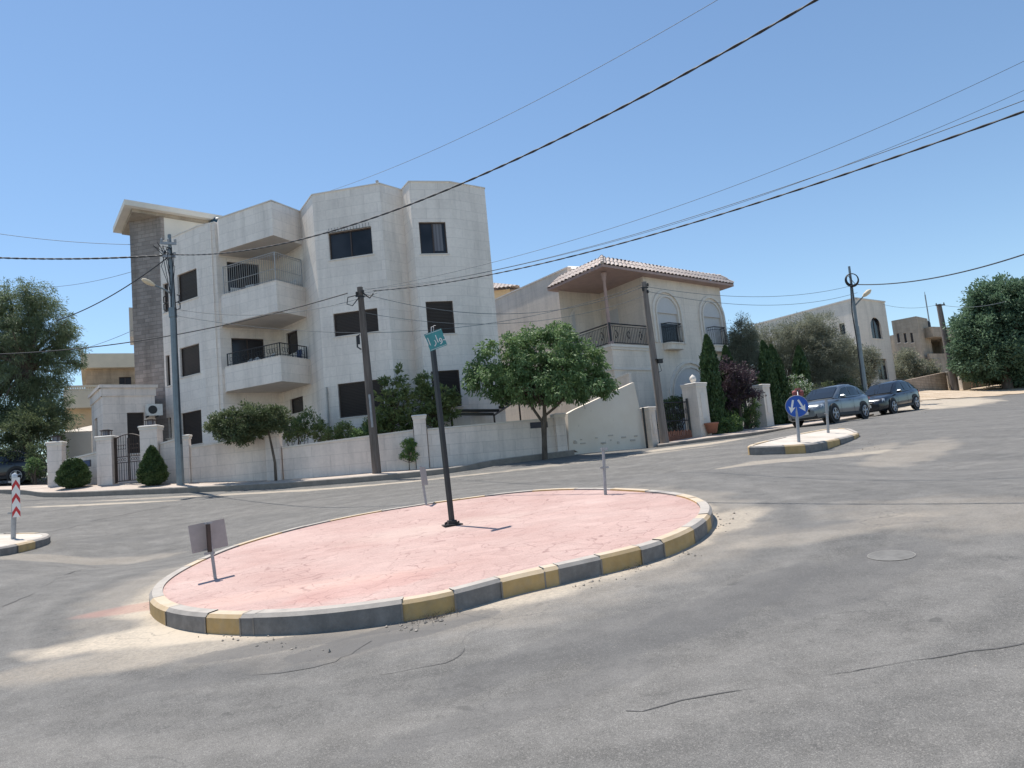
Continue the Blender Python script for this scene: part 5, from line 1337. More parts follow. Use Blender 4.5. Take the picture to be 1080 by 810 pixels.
    rub(1019, 409.5, 63, 1068, 404, 63, 399.5, 395, 'low tan rubble wall under the dense dark tree on the right')
    g0, g1 = at(1006, 411, 61), at(1012, 410.5, 61.8); D, N, W = frame_of(g0, g1); b = MB(); b.obox(v3(g0, g0[2] - .5), D * W, N * -.08, Z * (atz_at(g0, 1006, 394.5) - g0[2] + .5)); tag(b.build('metal_door', 'black_metal'), 'small black metal door in the rubble wall near the far pole', 'door')
    for (x, Y, lab, ty) in ((1001.5, 60.4, 'pale post left of the small black metal door', 392), (1016, 62.2, 'white pillar right of the small black metal door', 391)):
        pillar(x, 411.5 if x < 1010 else 409.5, Y, ty, .75 if x > 1010 else .4, .2, lab, mat='villa_stone')
    # telecom mast on the roof
    m = at(981, 345, 75); b = MB(); b.tube([v3(m, m[2]), v3(m, m[2] + 3.3)], .06, 6); b.tube([v3(m, m[2] + 2), v3(m, m[2] + 3.6)], .03, 5); tag(b.build('roof_antenna', 'grey_metal'), 'thin tall antenna mast on the beige stone house roof', 'antenna')
far_buildings()

# water tank hint on the main roof and tall grass
wt = at(231, 226.5, 37.2); b = MB(); b.lathe((wt[0], wt[1], wt[2] - 1.42), [(.5, 0), (.5, .95), (.4, 1.15), (.1, 1.25), (.01, 1.26)], 16); tag(b.build('water_tank', 'water_tank'), 'dark green tank top peeping over the slanted roof slab', 'water tank')

# ================================================================== vegetation
def leaf_mesh(name, P, D, size, mat, parent, shape='leaf', r=None, tilt=None):
    """one mesh of many small folded leaves: P positions, D outward hints, size per leaf"""
    n = len(P); r = r or rng
    a = D + r.normal(0, .55, (n, 3)); a /= np.linalg.norm(a, axis=1)[:, None] + 1e-9          # leaf axis
    h = r.normal(0, 1, (n, 3)); b = np.cross(a, h); b /= np.linalg.norm(b, axis=1)[:, None] + 1e-9
    c = np.cross(a, b); L = size[:, None]; w = .42 if shape == 'leaf' else (.18 if shape == 'needle' else .75)
    V = np.stack([P - a * L * .5, P + b * L * w * .5 + c * L * .08, P + a * L * .5, P - b * L * w * .5 + c * L * .08], 1).reshape(-1, 3)
    k = np.arange(n) * 4; Fc = np.concatenate([np.c_[k, k + 1, k + 2], np.c_[k, k + 2, k + 3]])
    me = bpy.data.meshes.new(name); me.vertices.add(len(V)); me.vertices.foreach_set('co', V.ravel().astype(np.float32))
    me.loops.add(len(Fc) * 3); me.loops.foreach_set('vertex_index', Fc.ravel().astype(np.int32))
    me.polygons.add(len(Fc)); me.polygons.foreach_set('loop_start', (np.arange(len(Fc)) * 3).astype(np.int32))
    mats = mat if isinstance(mat, (list, tuple)) else [mat]
    for m in mats: me.materials.append(MAT[m])
    if len(mats) > 1:
        pick = (r.random(n) < .25).astype(np.int32); me.polygons.foreach_set('material_index', np.r_[pick, pick])
    me.update(calc_edges=True); me.validate()
    return link(name, me, parent)
def crown(name, blobs, mat, parent, clumps, per, cr, size, seed, shape='leaf', hollow=.55, droop=0, lower=None):
    """blobs: list of (centre, radii); leaves gather in clumps near the surface of the blobs"""
    r = np.random.default_rng(seed); vol = np.array([b[1][0] * b[1][1] * b[1][2] for b in blobs]) ** .67; pr = vol / vol.sum()
    ids = r.choice(len(blobs), clumps, p=pr); C = np.array([blobs[i][0] for i in ids]); R = np.array([blobs[i][1] for i in ids])
    d = r.normal(0, 1, (clumps, 3)); d /= np.linalg.norm(d, axis=1)[:, None]; rad = hollow + (1.04 - hollow) * r.random(clumps) ** .6
    rad *= r.normal(1, .07, clumps)
    cc = C + d * R * rad[:, None]
    if lower is not None: cc[:, 2] = np.maximum(cc[:, 2], lower + r.random(clumps) * .2)
    s = cr * r.uniform(.55, 1.35, clumps)
    q = r.normal(0, 1, (clumps, per, 3)); q /= np.linalg.norm(q, axis=2)[:, :, None]; q *= (r.random((clumps, per)) ** .45)[:, :, None]
    P = cc[:, None, :] + q * s[:, None, None] * np.array([1, 1, .75]); D = q + d[:, None, :] * .8; D[:, :, 2] -= droop
    sz = size * r.uniform(.6, 1.4, clumps * per)
    return leaf_mesh(name, P.reshape(-1, 3), D.reshape(-1, 3), sz, mat, parent, shape, r), cc
def branches(cc, base, parent, n, r0, seed, mat='bark', name='branches'):
    r = np.random.default_rng(seed); b = MB(); base = np.array(base, float)
    for k in r.choice(len(cc), min(n, len(cc)), replace=False):
        e = cc[k]; m1 = base + (e - base) * .35 + np.array([0, 0, .10 * np.linalg.norm(e - base)]) + r.normal(0, .08, 3); m2 = base + (e - base) * .7 + r.normal(0, .1, 3)
        b.tube([base, m1, m2, e], [r0, r0 * .62, r0 * .36, r0 * .12], 5)
    return b.build(name, mat, parent)
def blob(px, py, rx, ry, Y, depth=1.0):
    c = at(px, py, Y); k = Y / F_PX * 1.06
    return (c, np.array([rx * k, rx * k * depth, ry * k]))
def tree(name, label, group, base, trunk_px, blobs, mat, clumps, per, cr, size, seed, tr=.12, cat='tree', nb=26, shape='leaf', droop=0, trunkmat='bark', hollow=.5, extra_trunks=()):
    """base (px,py,Y); trunk_px: points up the trunk (px,py)"""
    g = at(*base); g[2] = min(g[2], gz(g) + .25)
    t = thing(name, g, label, cat, group)
    path = [v3(g, g[2] - .3)] + [at(x, y, base[2]) for x, y in trunk_px]; n = len(path)
    b = MB(); b.tube(path, [tr * (1.15 - .5 * i / (n - 1)) for i in range(n)], 9)
    for e in extra_trunks: pth = [v3(g, g[2] - .2)] + [at(x, y, Y) for x, y, Y in e]; b.tube(pth, [tr * .7 * (1 - .5 * i / len(pth)) for i in range(len(pth))], 7)
    b.build('trunk', trunkmat, t)
    c, cc = crown('crown', blobs, mat, t, clumps, per, cr, size, seed, shape, hollow, droop)
    if nb: branches(cc, path[-1], t, nb, tr * .45, seed + 1, trunkmat)
    return t
def greenery():
    # feathery street tree in front of the garden wall
    Y = 28.8
    tree('street_tree', 'round feathery green tree with a bare trunk at the right end of the garden wall', None, (574, 480.5, Y), [(574, 460), (574.5, 440), (574, 428)],
         [blob(570, 372, 40, 26, Y), blob(535, 385, 33, 26, Y - .6), blob(608, 385, 30, 26, Y), blob(515, 402, 24, 17, Y), blob(627, 402, 20, 19, Y), blob(570, 400, 48, 26, Y - .3), blob(548, 412, 30, 14, Y + .8), blob(598, 412, 36, 13, Y - 1), blob(585, 352, 19, 12, Y), blob(500, 396, 12, 9, Y), blob(636, 410, 11, 10, Y), blob(548, 366, 16, 12, Y)],
         'leaf_green', 560, 66, .30, .135, 21, tr=.10, nb=60, droop=.9, hollow=.35, extra_trunks=[[(573, 440, Y), (585, 430, Y), (600, 415, Y - .3)], [(572, 445, Y), (560, 428, Y), (545, 415, Y)]])
    # big loose tree at the far left
    Y = 38
    tree('big_tree', 'large grey green tree filling the left edge behind the ochre building', None, (22, 503, Y), [(24, 470), (26, 430), (30, 390)],
         [blob(18, 330, 30, 34, Y), blob(40, 318, 17, 22, Y), blob(50, 345, 24, 34, Y), blob(-8, 350, 30, 40, Y), blob(25, 375, 40, 42, Y), blob(60, 378, 18, 30, Y), blob(8, 420, 44, 30, Y), blob(52, 415, 22, 26, Y), blob(78, 380, 10, 14, Y), blob(84, 372, 8, 6, Y), blob(66, 350, 12, 14, Y), blob(40, 445, 34, 18, Y), blob(0, 318, 16, 14, Y), blob(-35, 380, 36, 60, Y)],
         'leaf_pine', 1500, 56, .42, .17, 22, tr=.3, nb=60, shape='needle', droop=.9, hollow=.35)
    # dark hedge beneath it
    def shrub(label, blobs, mat, clumps, per, cr, size, seed, base, group=None, name='shrub', **k):
        b = at(*base); b[2] = gz(b); t = thing(name, b, label, 'shrub', group)
        c, cc = crown('foliage', blobs, mat, t, clumps, per, cr, size, seed, **k); branches(cc, b, t, 14, .04, seed + 1, name='stems'); return t
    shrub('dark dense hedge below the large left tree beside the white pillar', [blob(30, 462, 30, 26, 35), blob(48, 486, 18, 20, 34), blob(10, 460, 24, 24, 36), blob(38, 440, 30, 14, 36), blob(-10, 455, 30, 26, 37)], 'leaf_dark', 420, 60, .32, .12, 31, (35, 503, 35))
    shrub('small bright shrub in the driveway shade at the far left', [blob(36, 492, 8, 7, 33), blob(37, 487, 6, 4, 33)], 'leaf_green', 40, 40, .16, .08, 32, (37, 503, 33))
    # clipped conifers on the walk
    def topiary(px, py, Y, prof, label, seed):
        b = at(px, py, Y); t = thing('topiary_bush', b, label, 'bush', 'clipped conifers on the pavement'); r = np.random.default_rng(seed)
        zt = lambda y: atz_at(b, px, y); k = Y / F_PX
        n = 9000; ys = r.random(n); pts, Ds = [], []
        yy = np.array([p[0] for p in prof]); rr = np.array([p[1] for p in prof]) * k
        w = np.interp(np.linspace(0, 1, 200), (yy - yy[0]) / (yy[-1] - yy[0]), rr); cdf = np.cumsum(w); cdf /= cdf[-1]
        f = np.interp(ys, cdf, np.linspace(0, 1, 200)); y = yy[0] + f * (yy[-1] - yy[0]); R = np.interp(y, yy, rr) * (1 - .25 * r.random(n) ** 2) * r.normal(1, .035, n); th = r.random(n) * 2 * math.pi
        R *= 1 + .06 * np.sin(th * 5 + y * .7) 
        z = np.array([zt(q) for q in y]); P = np.c_[b[0] + R * np.cos(th), b[1] + R * np.sin(th), z]; D = np.c_[np.cos(th), np.sin(th), np.full(n, .9)]
        s = MB(); s.tube([b - [0, 0, .1], v3(b, zt(prof[0][0]) - .0), v3(b, zt(prof[-1][0] + 6 if prof[-1][0] < prof[0][0] else prof[0][0] + 6))], [.05, .045, .02], 7); s.build('trunk', 'bark', t)
        core = MB(); core.lathe((b[0], b[1], 0), [(max(.01, rr_ * k * .8), zt(y_)) for y_, rr_ in sorted(prof, key=lambda q: -q[0])], 16); core.build('inner_foliage', 'leaf_topiary', t)
        leaf_mesh('foliage', P, D, .07 * r.uniform(.6, 1.4, n), 'leaf_topiary', t, 'leaf', r)
    topiary(78, 516.5, 28.4, [(483, 2), (485, 7), (490, 11), (498, 15), (506, 16), (511, 14), (514, 6)], 'low rounded clipped conifer on the pavement left of the iron gate', 41)
    topiary(161.5, 512.5, 27.6, [(469.5, 1), (473, 4), (480, 7.5), (490, 12), (500, 14.8), (507, 13.5), (511, 6)], 'pointed clipped conifer on the pavement right of the iron gate', 42)
    # umbrella shrub trained over the wall
    Y = 27.5
    tree('umbrella_tree', 'flat topped umbrella shrub on a thin trunk leaning over the garden wall', None, (291, 506, Y), [(290, 488), (286, 468), (283, 455)],
         [blob(283, 441, 21, 12, Y), blob(262, 444, 26, 15, Y), blob(243, 448, 20, 15, Y), blob(228, 447, 9, 9, Y), blob(255, 458, 22, 9, Y), blob(295, 448, 14, 10, Y)], 'leaf_dark', 320, 60, .20, .10, 51, tr=.05, nb=26)
    # garden plants behind the wall
    for (px, bl, mt, n, sd, lab) in [
        (315, [blob(310, 454, 14, 12, 30), blob(324, 448, 14, 14, 30.4), blob(338, 456, 10, 9, 30)], 'leaf_fresh', 120, 61, 'loose green bush behind the wall right of the umbrella shrub'),
        (358, [blob(352, 458, 9, 7, 29.4), blob(364, 455, 8, 8, 29.4)], 'leaf_fresh', 50, 62, 'small light green bush behind the wall left of the wooden pole'),
        (385, [blob(380, 460, 10, 6, 29.5), blob(392, 455, 10, 8, 29.6)], 'leaf_green', 55, 63, 'small bush behind the wall at the wooden pole')]:
        shrub(lab, bl, mt, n, 46, .2, .09, sd, (px, 492, 29.8))
    def airy(px, Y, blobs, n, sd, lab, mat='leaf_fresh'):
        tree('fruit_tree', lab, 'fruit trees behind the garden wall', (px, 492, Y), [(px, 470), (px + 2, 450)], blobs, mat, int(n * .75), 26, .2, .15, sd, tr=.05, nb=60, hollow=.15)
    airy(412, 29.8, [blob(408, 430, 16, 22, 29.8), blob(424, 420, 12, 18, 29.6), blob(398, 448, 14, 12, 29.8), blob(420, 450, 18, 14, 29.8), blob(422, 398, 5, 12, 29.8), blob(407, 402, 8, 5, 29.8)], 250, 71, 'bright green airy fruit tree between the wooden pole and the street sign post')
    airy(458, 30, [blob(448, 410, 12, 18, 30), blob(460, 425, 18, 22, 29.8), blob(446, 440, 18, 14, 29.8), blob(472, 430, 10, 16, 30), blob(446, 392, 4, 8, 30), blob(478, 415, 7, 10, 30)], 250, 72, 'bright green airy fruit tree directly behind the black street sign post')
    # little standard tree on the walk
    tree('sapling', 'tiny potted looking sapling on the pavement in front of the wall pillar', None, (431.5, 494.5, 27.9), [(431.5, 488)], [blob(431, 470, 6.5, 7, 27.9), blob(431.5, 479, 7.5, 7, 27.9)], ['leaf_green', 'leaf_lime'], 42, 42, .12, .085, 73, tr=.022, nb=8)
    # cypresses
    def cypress(px, py, Y, top, half, label, seed, lean=0, n=9000):
        b = at(px, py, Y); b[2] = gz(b); zt = atz_at(b, px, top); H = zt - b[2]; k = Y / F_PX; r = np.random.default_rng(seed)
        t = thing('cypress', b, label, 'tree', 'narrow cypresses along the front gardens')
        s = MB(); s.tube([b - [0, 0, .2], b + [lean * .5, 0, H * .5], b + [lean, 0, H * .93]], [.09, .06, .02], 6); s.build('trunk', 'bark', t)
        f = r.random(n) ** .85; z = b[2] + .1 + f * (H - .1); prof = np.minimum(1, (1 - f) * 3.6) ** .65 * np.minimum(1, .7 + f * 2); th = r.random(n) * 2 * math.pi
        R = half * k * prof * (1 + .18 * np.sin(th * 3 + f * 9) + .10 * np.sin(th * 5 - f * 23)) * (1 - .35 * r.random(n) ** 2) * r.normal(1, .09, n)
        P = np.c_[b[0] + lean * f + R * np.cos(th), b[1] + R * np.sin(th), z]; D = np.c_[np.cos(th) * .35, np.sin(th) * .35, np.full(n, 1.6)]
        leaf_mesh('crown', P, D, .15 * r.uniform(.6, 1.5, n), 'leaf_cypress', t, 'leaf', r)
    cypress(758, 460, 35.2, 352, 8.5, 'tall narrow cypress just right of the broad gate pillar', 81)
    cypress(776, 456, 36.6, 364, 7.5, 'narrow cypress behind the dark purple leaved tree', 82)
    cypress(822, 449, 39.6, 358, 7, 'tall slim cypress right of the second cream pillar', 83, -.3)
    cypress(834, 448, 40.2, 362, 7, 'slim cypress whose tip leans left beside its taller twin', 84, -.5)
    cypress(853, 446, 41.5, 364, 7.5, 'slim cypress behind the round blue road sign', 85)
    # purple plum tree
    tree('plum_tree', 'dark purple leaved plum tree between the cypresses and the cream pillar', None, (781, 453.5, 36.2), [(781, 438), (780, 425)], [blob(780, 408, 20, 20, 36.2), blob(770, 394, 13, 18, 36), blob(792, 412, 11, 14, 36.2), blob(770, 420, 14, 12, 36)], 'leaf_purple', 150, 40, .28, .12, 91, tr=.08, nb=30, hollow=.3)
    # olives
    def olive(px, py, Y, bl, n, sd, lab): tree('olive_tree', lab, 'grey olive trees in the front gardens', (px, py, Y), [(px, py - 15), (px - 2, py - 30)], bl, 'leaf_olive', int(n * 1.9), 60, .40, .14, sd, tr=.14, nb=40, shape='needle', hollow=.3)
    olive(787, 452, 42, [blob(785, 358, 15, 20, 42), blob(790, 385, 22, 26, 42), blob(778, 372, 12, 18, 42)], 330, 101, 'tall grey green olive tree right of the villa corner')
    olive(830, 448, 46, [blob(803, 368, 18, 22, 46), blob(862, 345, 20, 14, 46), blob(825, 362, 22, 20, 46), blob(845, 352, 24, 18, 46), blob(850, 372, 34, 22, 46), blob(870, 368, 22, 20, 46), blob(815, 385, 24, 18, 46)], 520, 102, 'wide grey green olive tree behind the slim cypresses')
    olive(888, 437, 47, [blob(884, 385, 24, 26, 47), blob(872, 405, 26, 18, 46), blob(868, 385, 26, 20, 46), blob(893, 372, 12, 14, 47)], 430, 103, 'dark olive tree above the grey parked car')
    olive(918, 430, 50, [blob(917, 380, 10, 14, 50), blob(908, 395, 12, 14, 50)], 110, 104, 'thin pale olive branches in front of the white house')
    shrub('dark hedge between the cream pillar and the grey parked car', [blob(828, 440, 18, 14, 40.5), blob(850, 432, 20, 18, 41.5), blob(868, 425, 18, 20, 43), blob(890, 418, 18, 16, 45), blob(815, 430, 12, 18, 40)], 'leaf_dark', 380, 60, .3, .11, 111, (845, 447, 41.5))
    shrub('broad leaved climbing bush with pale flowers above the blue sign', [blob(842, 404, 8, 9, 40.4), blob(846, 415, 10, 12, 40.2)], ['leaf_green', 'petal_white'], 70, 40, .2, .1, 112, (845, 447, 40.6))
    shrub('dark shrubs behind the driveway gate', [blob(712, 432, 14, 13, 36.4), blob(726, 424, 9, 8, 36.4), blob(705, 445, 10, 10, 36)], ['leaf_dark', 'leaf_green'], 150, 44, .22, .1, 113, (714, 462, 36))
    shrub('low flowering plants at the foot of the cypresses', [blob(762, 450, 12, 9, 35), blob(772, 446, 12, 9, 35.6)], ['leaf_green', 'leaf_lime'], 80, 40, .2, .09, 114, (766, 458, 35.2))
    shrub('mixed climber between the garden gate and the plum tree', [blob(788, 428, 10, 14, 37.4), blob(793, 440, 8, 10, 37.4)], ['leaf_green', 'leaf_fresh'], 90, 40, .2, .1, 115, (790, 452, 37.4))
    shrub('small yellow green plant beside the ornament on the broad pillar', [blob(745, 421, 5, 9, 35.6)], ['leaf_lime', 'leaf_fresh'], 26, 34, .14, .09, 116, (746, 459, 35.6))
    # spiky yucca
    c = at(803, 400, 40); g = v3(c, gz(c)); t = thing('yucca', g, 'bright lime yucca with spiky leaves above the cream pillar', 'plant'); s = MB(); s.tube([g, v3(c, c[2] - .3)], [.09, .07], 7); s.build('stem', 'bark', t)
    b = MB(); r = np.random.default_rng(8)
    for k in range(70):
        th, el = r.random() * 6.28, r.uniform(-.1, 1.3); d = np.array([math.cos(th) * math.cos(el), math.sin(th) * math.cos(el), math.sin(el)]); L = r.uniform(.5, .85); o = c - [0, 0, .25]; w = np.cross(d, [0, 0, 1]); w = w / (np.linalg.norm(w) + 1e-6) * .035; tip = o + d * L - [0, 0, .12]
        m = o + d * L * .55; b.face([o - w * .4, m - w, tip, m + w])
    b.build('leaves', 'leaf_lime', t)
    # bushes before the beige house and the big dark tree
    tree('garden_tree', 'grey green bushy tree between the white house and the beige house', None, (962, 416, 63), [(962, 405)], [blob(955, 385, 14, 15, 63), blob(968, 392, 16, 13, 63), blob(948, 398, 10, 14, 62), blob(980, 398, 10, 8, 63)], 'leaf_olive', 300, 50, .45, .17, 121, tr=.14, nb=24)
    Y = 57
    tree('dense_tree', 'huge dense dark green tree at the right edge of the road', None, (1062, 406, Y), [(1062, 395), (1060, 380)],
         [blob(1058, 330, 32, 34, Y), blob(1078, 316, 20, 20, Y), blob(1035, 350, 22, 26, Y), blob(1018, 360, 14, 18, Y), blob(1045, 375, 36, 24, Y), blob(1095, 345, 36, 46, Y), blob(1040, 322, 16, 20, Y), blob(1012, 342, 9, 9, Y), blob(1085, 385, 30, 20, Y), blob(1056, 312, 11, 10, Y)], 'leaf_big', 1250, 58, .66, .25, 122, tr=.35, nb=60, hollow=.4)
    shrub('dark foliage added to deepen the shade beneath the dense tree', [blob(1050, 392, 26, 10, 60), blob(1085, 392, 26, 14, 60), blob(1025, 385, 14, 10, 60)], 'leaf_dark', 420, 50, .5, .2, 124, (1060, 404, 60))  # added foliage, its dark leaves stand in for shade under the crown
    shrub('low yellowish hedge on top of the right rubble wall', [blob(1030, 396, 9, 5, 65), blob(1045, 395, 12, 6, 65), blob(1060, 392, 8, 6, 65)], ['leaf_green', 'leaf_fresh'], 120, 40, .4, .17, 123, (1042, 404, 65))
    # dry twigs and weeds along the kerb foot of the island
    b = MB(); r = np.random.default_rng(4)
    for k in range(60):
        x, y = (r.normal(455, 12), 656) if k < 45 else (r.normal(640, 30), 598)
        th = kerb_theta(x, y - 20); rad = np.interp(th, TH, RR) + abs(r.normal(.05, .06)) + .02; q = np.array([_c[0] + rad * math.cos(th), _c[1] + rad * math.sin(th), 0]); q[2] = gz(q)
        e = q + np.array([r.normal(0, .06), r.normal(0, .06), r.uniform(.01, .07)]); b.tube([q, (q + e) / 2 + [0, 0, .01], e], [.002, .0018, .001], 3)
    tag(b.build('dry_grass', 'bark'), 'dry grass tufts at the foot of the painted kerb', 'grass', kind='stuff')
greenery()

# ================================================================== poles, lamps, signs
def helix_pts(c, r, axis_a, axis_b, turns, n=40):
    return [np.array(c) + np.array(axis_a) * r * math.cos(2 * math.pi * turns * k / n) + np.array(axis_b) * r * math.sin(2 * math.pi * turns * k / n) for k in range(n + 1)]
def insulator(b, p, m=0): b.lathe(p, [(.02, -.06), (.05, -.04), (.03, -.01), (.055, .01), (.03, .04), (.05, .06), (.01, .09)], 8, m)
def poles():
    X = np.array([1., 0, 0]); Z = np.array([0, 0, 1.])
    # left steel pole
    b0 = at(190.5, 511.5, 27.3); H = atz_at(b0, 178, 247.5) - b0[2]
    # the pole leans a little: top found at the same depth
    top = at(178.6, 247.5, 27.3); b1 = at(184, 328, 27.3)
    t = thing('utility_pole', b0, 'tall grey steel utility pole with a street lamp at the left of the white building', 'utility pole')
    b = MB(); f = lambda y, b0=b0, top=top: b0 + (top - b0) * ((511.5 - y) / (511.5 - 247.5))
    b.tube([f(514), f(332)], [.145, .115], 8, smooth=False); b.tube([f(332), f(247.5)], [.085, .065], 8, smooth=False); b.tube([f(337), f(327)], .15, 8, smooth=False); b.build('shaft', 'pole_metal', t)
    for y, w in ((258, .55), (272, .45)):
        c = MB(); q = f(y); c.box(q + [0, -.12, 0], (w, .06, .09), .5)
        for s_ in (-1, 0, 1): insulator(c, q + np.array([math.cos(.5), math.sin(.5), 0]) * s_ * w * .42 + [0, -.1, .1])
        c.build('crossarm', 'galvanised', t)
    c = MB(); q = f(268); r = np.random.default_rng(2)
    for k in range(9):
        a = q + r.normal(0, .1, 3) + [0, -.12, 0]; c.tube([a, a + r.normal(0, .22, 3), a + r.normal(0, .25, 3) + [0, 0, -.3], f(285 + k * 6) + [.0, -.11, 0]], .014, 4)
    c.tube([f(262) + [.1, -.1, 0], f(330) + [.16, -.1, 0], f(400) + [.14, -.1, 0], f(470) + [.12, -.08, 0]], .02, 5)
    for y in (330, 322):
        for s_ in (-1, 1): c.tube([f(y) + [s_ * .12, -.05, 0], f(y) + [s_ * .3, -.05, .05], f(y) + [s_ * .3, -.05, .25], f(y) + [s_ * .2, -.05, .3]], .022, 5)
    c.build('cable_bundle', 'cable', t)
    a0, a1, a2 = f(312), at(163, 301, 26.9), at(151, 295, 26.6)
    c = MB(); c.tube([a0, lerp(a0, a1, .5) + [0, 0, .03], a1], .035, 7); arm = c.build('lamp_arm', 'pole_metal', t)
    d = (a2 - a1); c = MB(); L_ = np.linalg.norm(d); d /= L_; sd = np.cross(d, Z); sd /= np.linalg.norm(sd); u_ = np.cross(sd, d)
    for k in range(1): 
        secs = [(0, .05, .04), (.18, .09, .07), (.5, .13, .09), (.8, .12, .075), (1, .05, .035)]
        V = []; n = 10
        for f_, w_, h_ in secs: V += [a1 + d * L_ * 1.1 * f_ + sd * w_ * math.cos(2 * math.pi * j / n) + u_ * h_ * math.sin(2 * math.pi * j / n) for j in range(n)]
        c.add(V, [(i * n + j, i * n + (j + 1) % n, (i + 1) * n + (j + 1) % n, (i + 1) * n + j) for i in range(len(secs) - 1) for j in range(n)], 0, True); c.face(V[-n:])
    c.build('lamp_head', 'cream_band', t)
    P1 = f(270)
    # wooden pole in the middle
    b0 = at(397.5, 498.5, 27.4); top = at(379.5, 303, 27.4)
    t = thing('utility_pole', b0, 'weathered grey wooden pole in front of the white building', 'utility pole')
    f2 = lambda y, b0=b0, top=top: b0 + (top - b0) * ((498.5 - y) / (498.5 - 303))
    b = MB(); b.tube([f2(501), f2(450), f2(400), f2(303)], [.165, .15, .14, .105], 10); b.build('shaft', 'weathered_wood', t)
    b = MB(); q = f2(312); insulator(b, q + [.12, -.12, .1]); insulator(b, q + [-.12, -.1, .05]); b.box(q + [0, -.1, -.05], (.34, .05, .05), .4)
    b.tube([q + [-.1, -.12, 0], q + [-.45, -.12, -.05], q + [-.5, -.12, -.3], q + [-.3, -.12, -.38], q + [-.05, -.12, -.1]], .02, 5)
    b.tube([q + [.12, -.12, .05], q + [.35, -.12, -.15], q + [.5, -.12, 0]], .03, 5); b.build('insulators', 'cable', t)
    b = MB(); q = f2(357); b.tube([q + [-.13, -.1, .1], q + [-.26, -.1, .05], q + [-.26, -.1, -.35], q + [-.13, -.1, -.45]], .03, 6); b.box(q + [-.2, -.1, -.1], (.08, .08, .3)); b.build('cable_box', 'cable', t)
    b = MB(); b.tube([f2(418) + [.02, -.16, 0], f2(452) + [.02, -.17, 0]], .045, 7); b.build('conduit', 'galvanised', t)
    P2 = f2(309)
    # leaning wooden pole before the villa
    b0 = at(701, 466, 32.2); top = at(679, 297.5, 32.2)
    t = thing('utility_pole', b0, 'leaning weathered wooden pole in front of the tiled villa', 'utility pole')
    f3 = lambda y, b0=b0, top=top: b0 + (top - b0) * ((466 - y) / (466 - 297.5))
    b = MB(); b.tube([f3(469), f3(420), f3(297.5)], [.19, .165, .11], 10); b.build('shaft', 'pale_wood', t)
    b = MB(); q = f3(304); b.box(q + [0, -.1, 0], (.3, .05, .05), .3); insulator(b, q + [.13, -.12, .1]); insulator(b, q + [-.1, -.12, -.1]); insulator(b, q + [.1, -.12, -.2]); b.build('insulators', 'cable', t)
    b = MB(); q = f3(383); b.box(q + [.22, -.12, 0], (.22, .14, .16), .4); b.box(q + [.18, -.1, .09], (.34, .22, .02), .4); b.tube([q + [0, -.1, 0], q + [.2, -.1, 0]], .02, 5); b.tube([q + [.2, -.1, -.1], q + [.25, -.1, -.4], q + [.05, -.12, -.5]], .012, 4); b.build('floodlight', 'black_metal', t)
    P3 = f3(302)
    # rubble heap at its foot
    # right steel lamp pole with the coil of cable
    b0 = at(914, 425, 44.5); top = at(895.5, 281, 44.5)
    t = thing('utility_pole', b0, 'grey steel lamp pole carrying a coil of cable behind the parked cars', 'utility pole')
    f4 = lambda y, b0=b0, top=top: b0 + (top - b0) * ((425 - y) / (425 - 281))
    b = MB(); b.tube([f4(430), f4(345)], [.17, .13], 8, smooth=False); b.tube([f4(345), f4(281)], [.10, .07], 8, smooth=False); b.build('shaft', 'pole_metal', t)
    D = Z * .9; c = at(898.5, 295.5, 44.2); b = MB()
    for k in range(3): b.tube(helix_pts(c + [0, -.03 * k, .02 * k], .40 - .03 * k, X, Z, 1, 24), .03, 5, cap=False)
    b.tube([c + [-.1, 0, .38], c + [-.05, 0, .0], f4(318) + [0, -.1, 0]], .02, 5); b.tube([c + [.2, 0, -.3], c + [-.2, 0, .3]], .018, 4); b.build('cable_coil', 'cable', t)
    b = MB(); b.tube([f4(300) + [-.12, -.15, 0], f4(330) + [-.25, -.18, 0], f4(360) + [-.2, -.2, 0], f4(405) + [-.18, -.18, 0]], .035, 5); b.build('down_cable', 'cable', t)
    a0, a1, a2 = f4(324), at(910.5, 312.5, 44.2), at(918.5, 305.5, 44.0)
    b = MB(); b.tube([a0, lerp(a0, a1, .5), a1], .045, 6); b.build('lamp_arm', 'pole_metal', t)
    b = MB(); d = a2 - a1; b.tube([a1 - d * .05, a1 + d * .2, a1 + d * .7, a2], [.05, .12, .14, .05], 8); b.build('lamp_head', 'cream_band', t)
    P4 = at(903, 300, 44.3)
    # far brown pole
    b0 = at(1007.5, 413.5, 59); top = at(990, 321, 59)
    t = thing('utility_pole', b0, 'brown wooden pole by the metal door near the beige stone house', 'utility pole')
    b = MB(); b.tube([b0 - [0, 0, .3], top], [.27, .19], 9); b.build('shaft', 'pale_wood', t); b = MB(); b.box(top + [0, -.2, -.1], (.8, .1, .1), .2); insulator(b, top + [.3, -.2, 0]); insulator(b, top + [-.3, -.2, 0]); b.build('crossarm', 'weathered_wood', t)
    P5 = top
    return P1, P2, P3, P4, P5, f, f2, f3
P1, P2, P3, P4, P5, fa, fb, fc = poles()

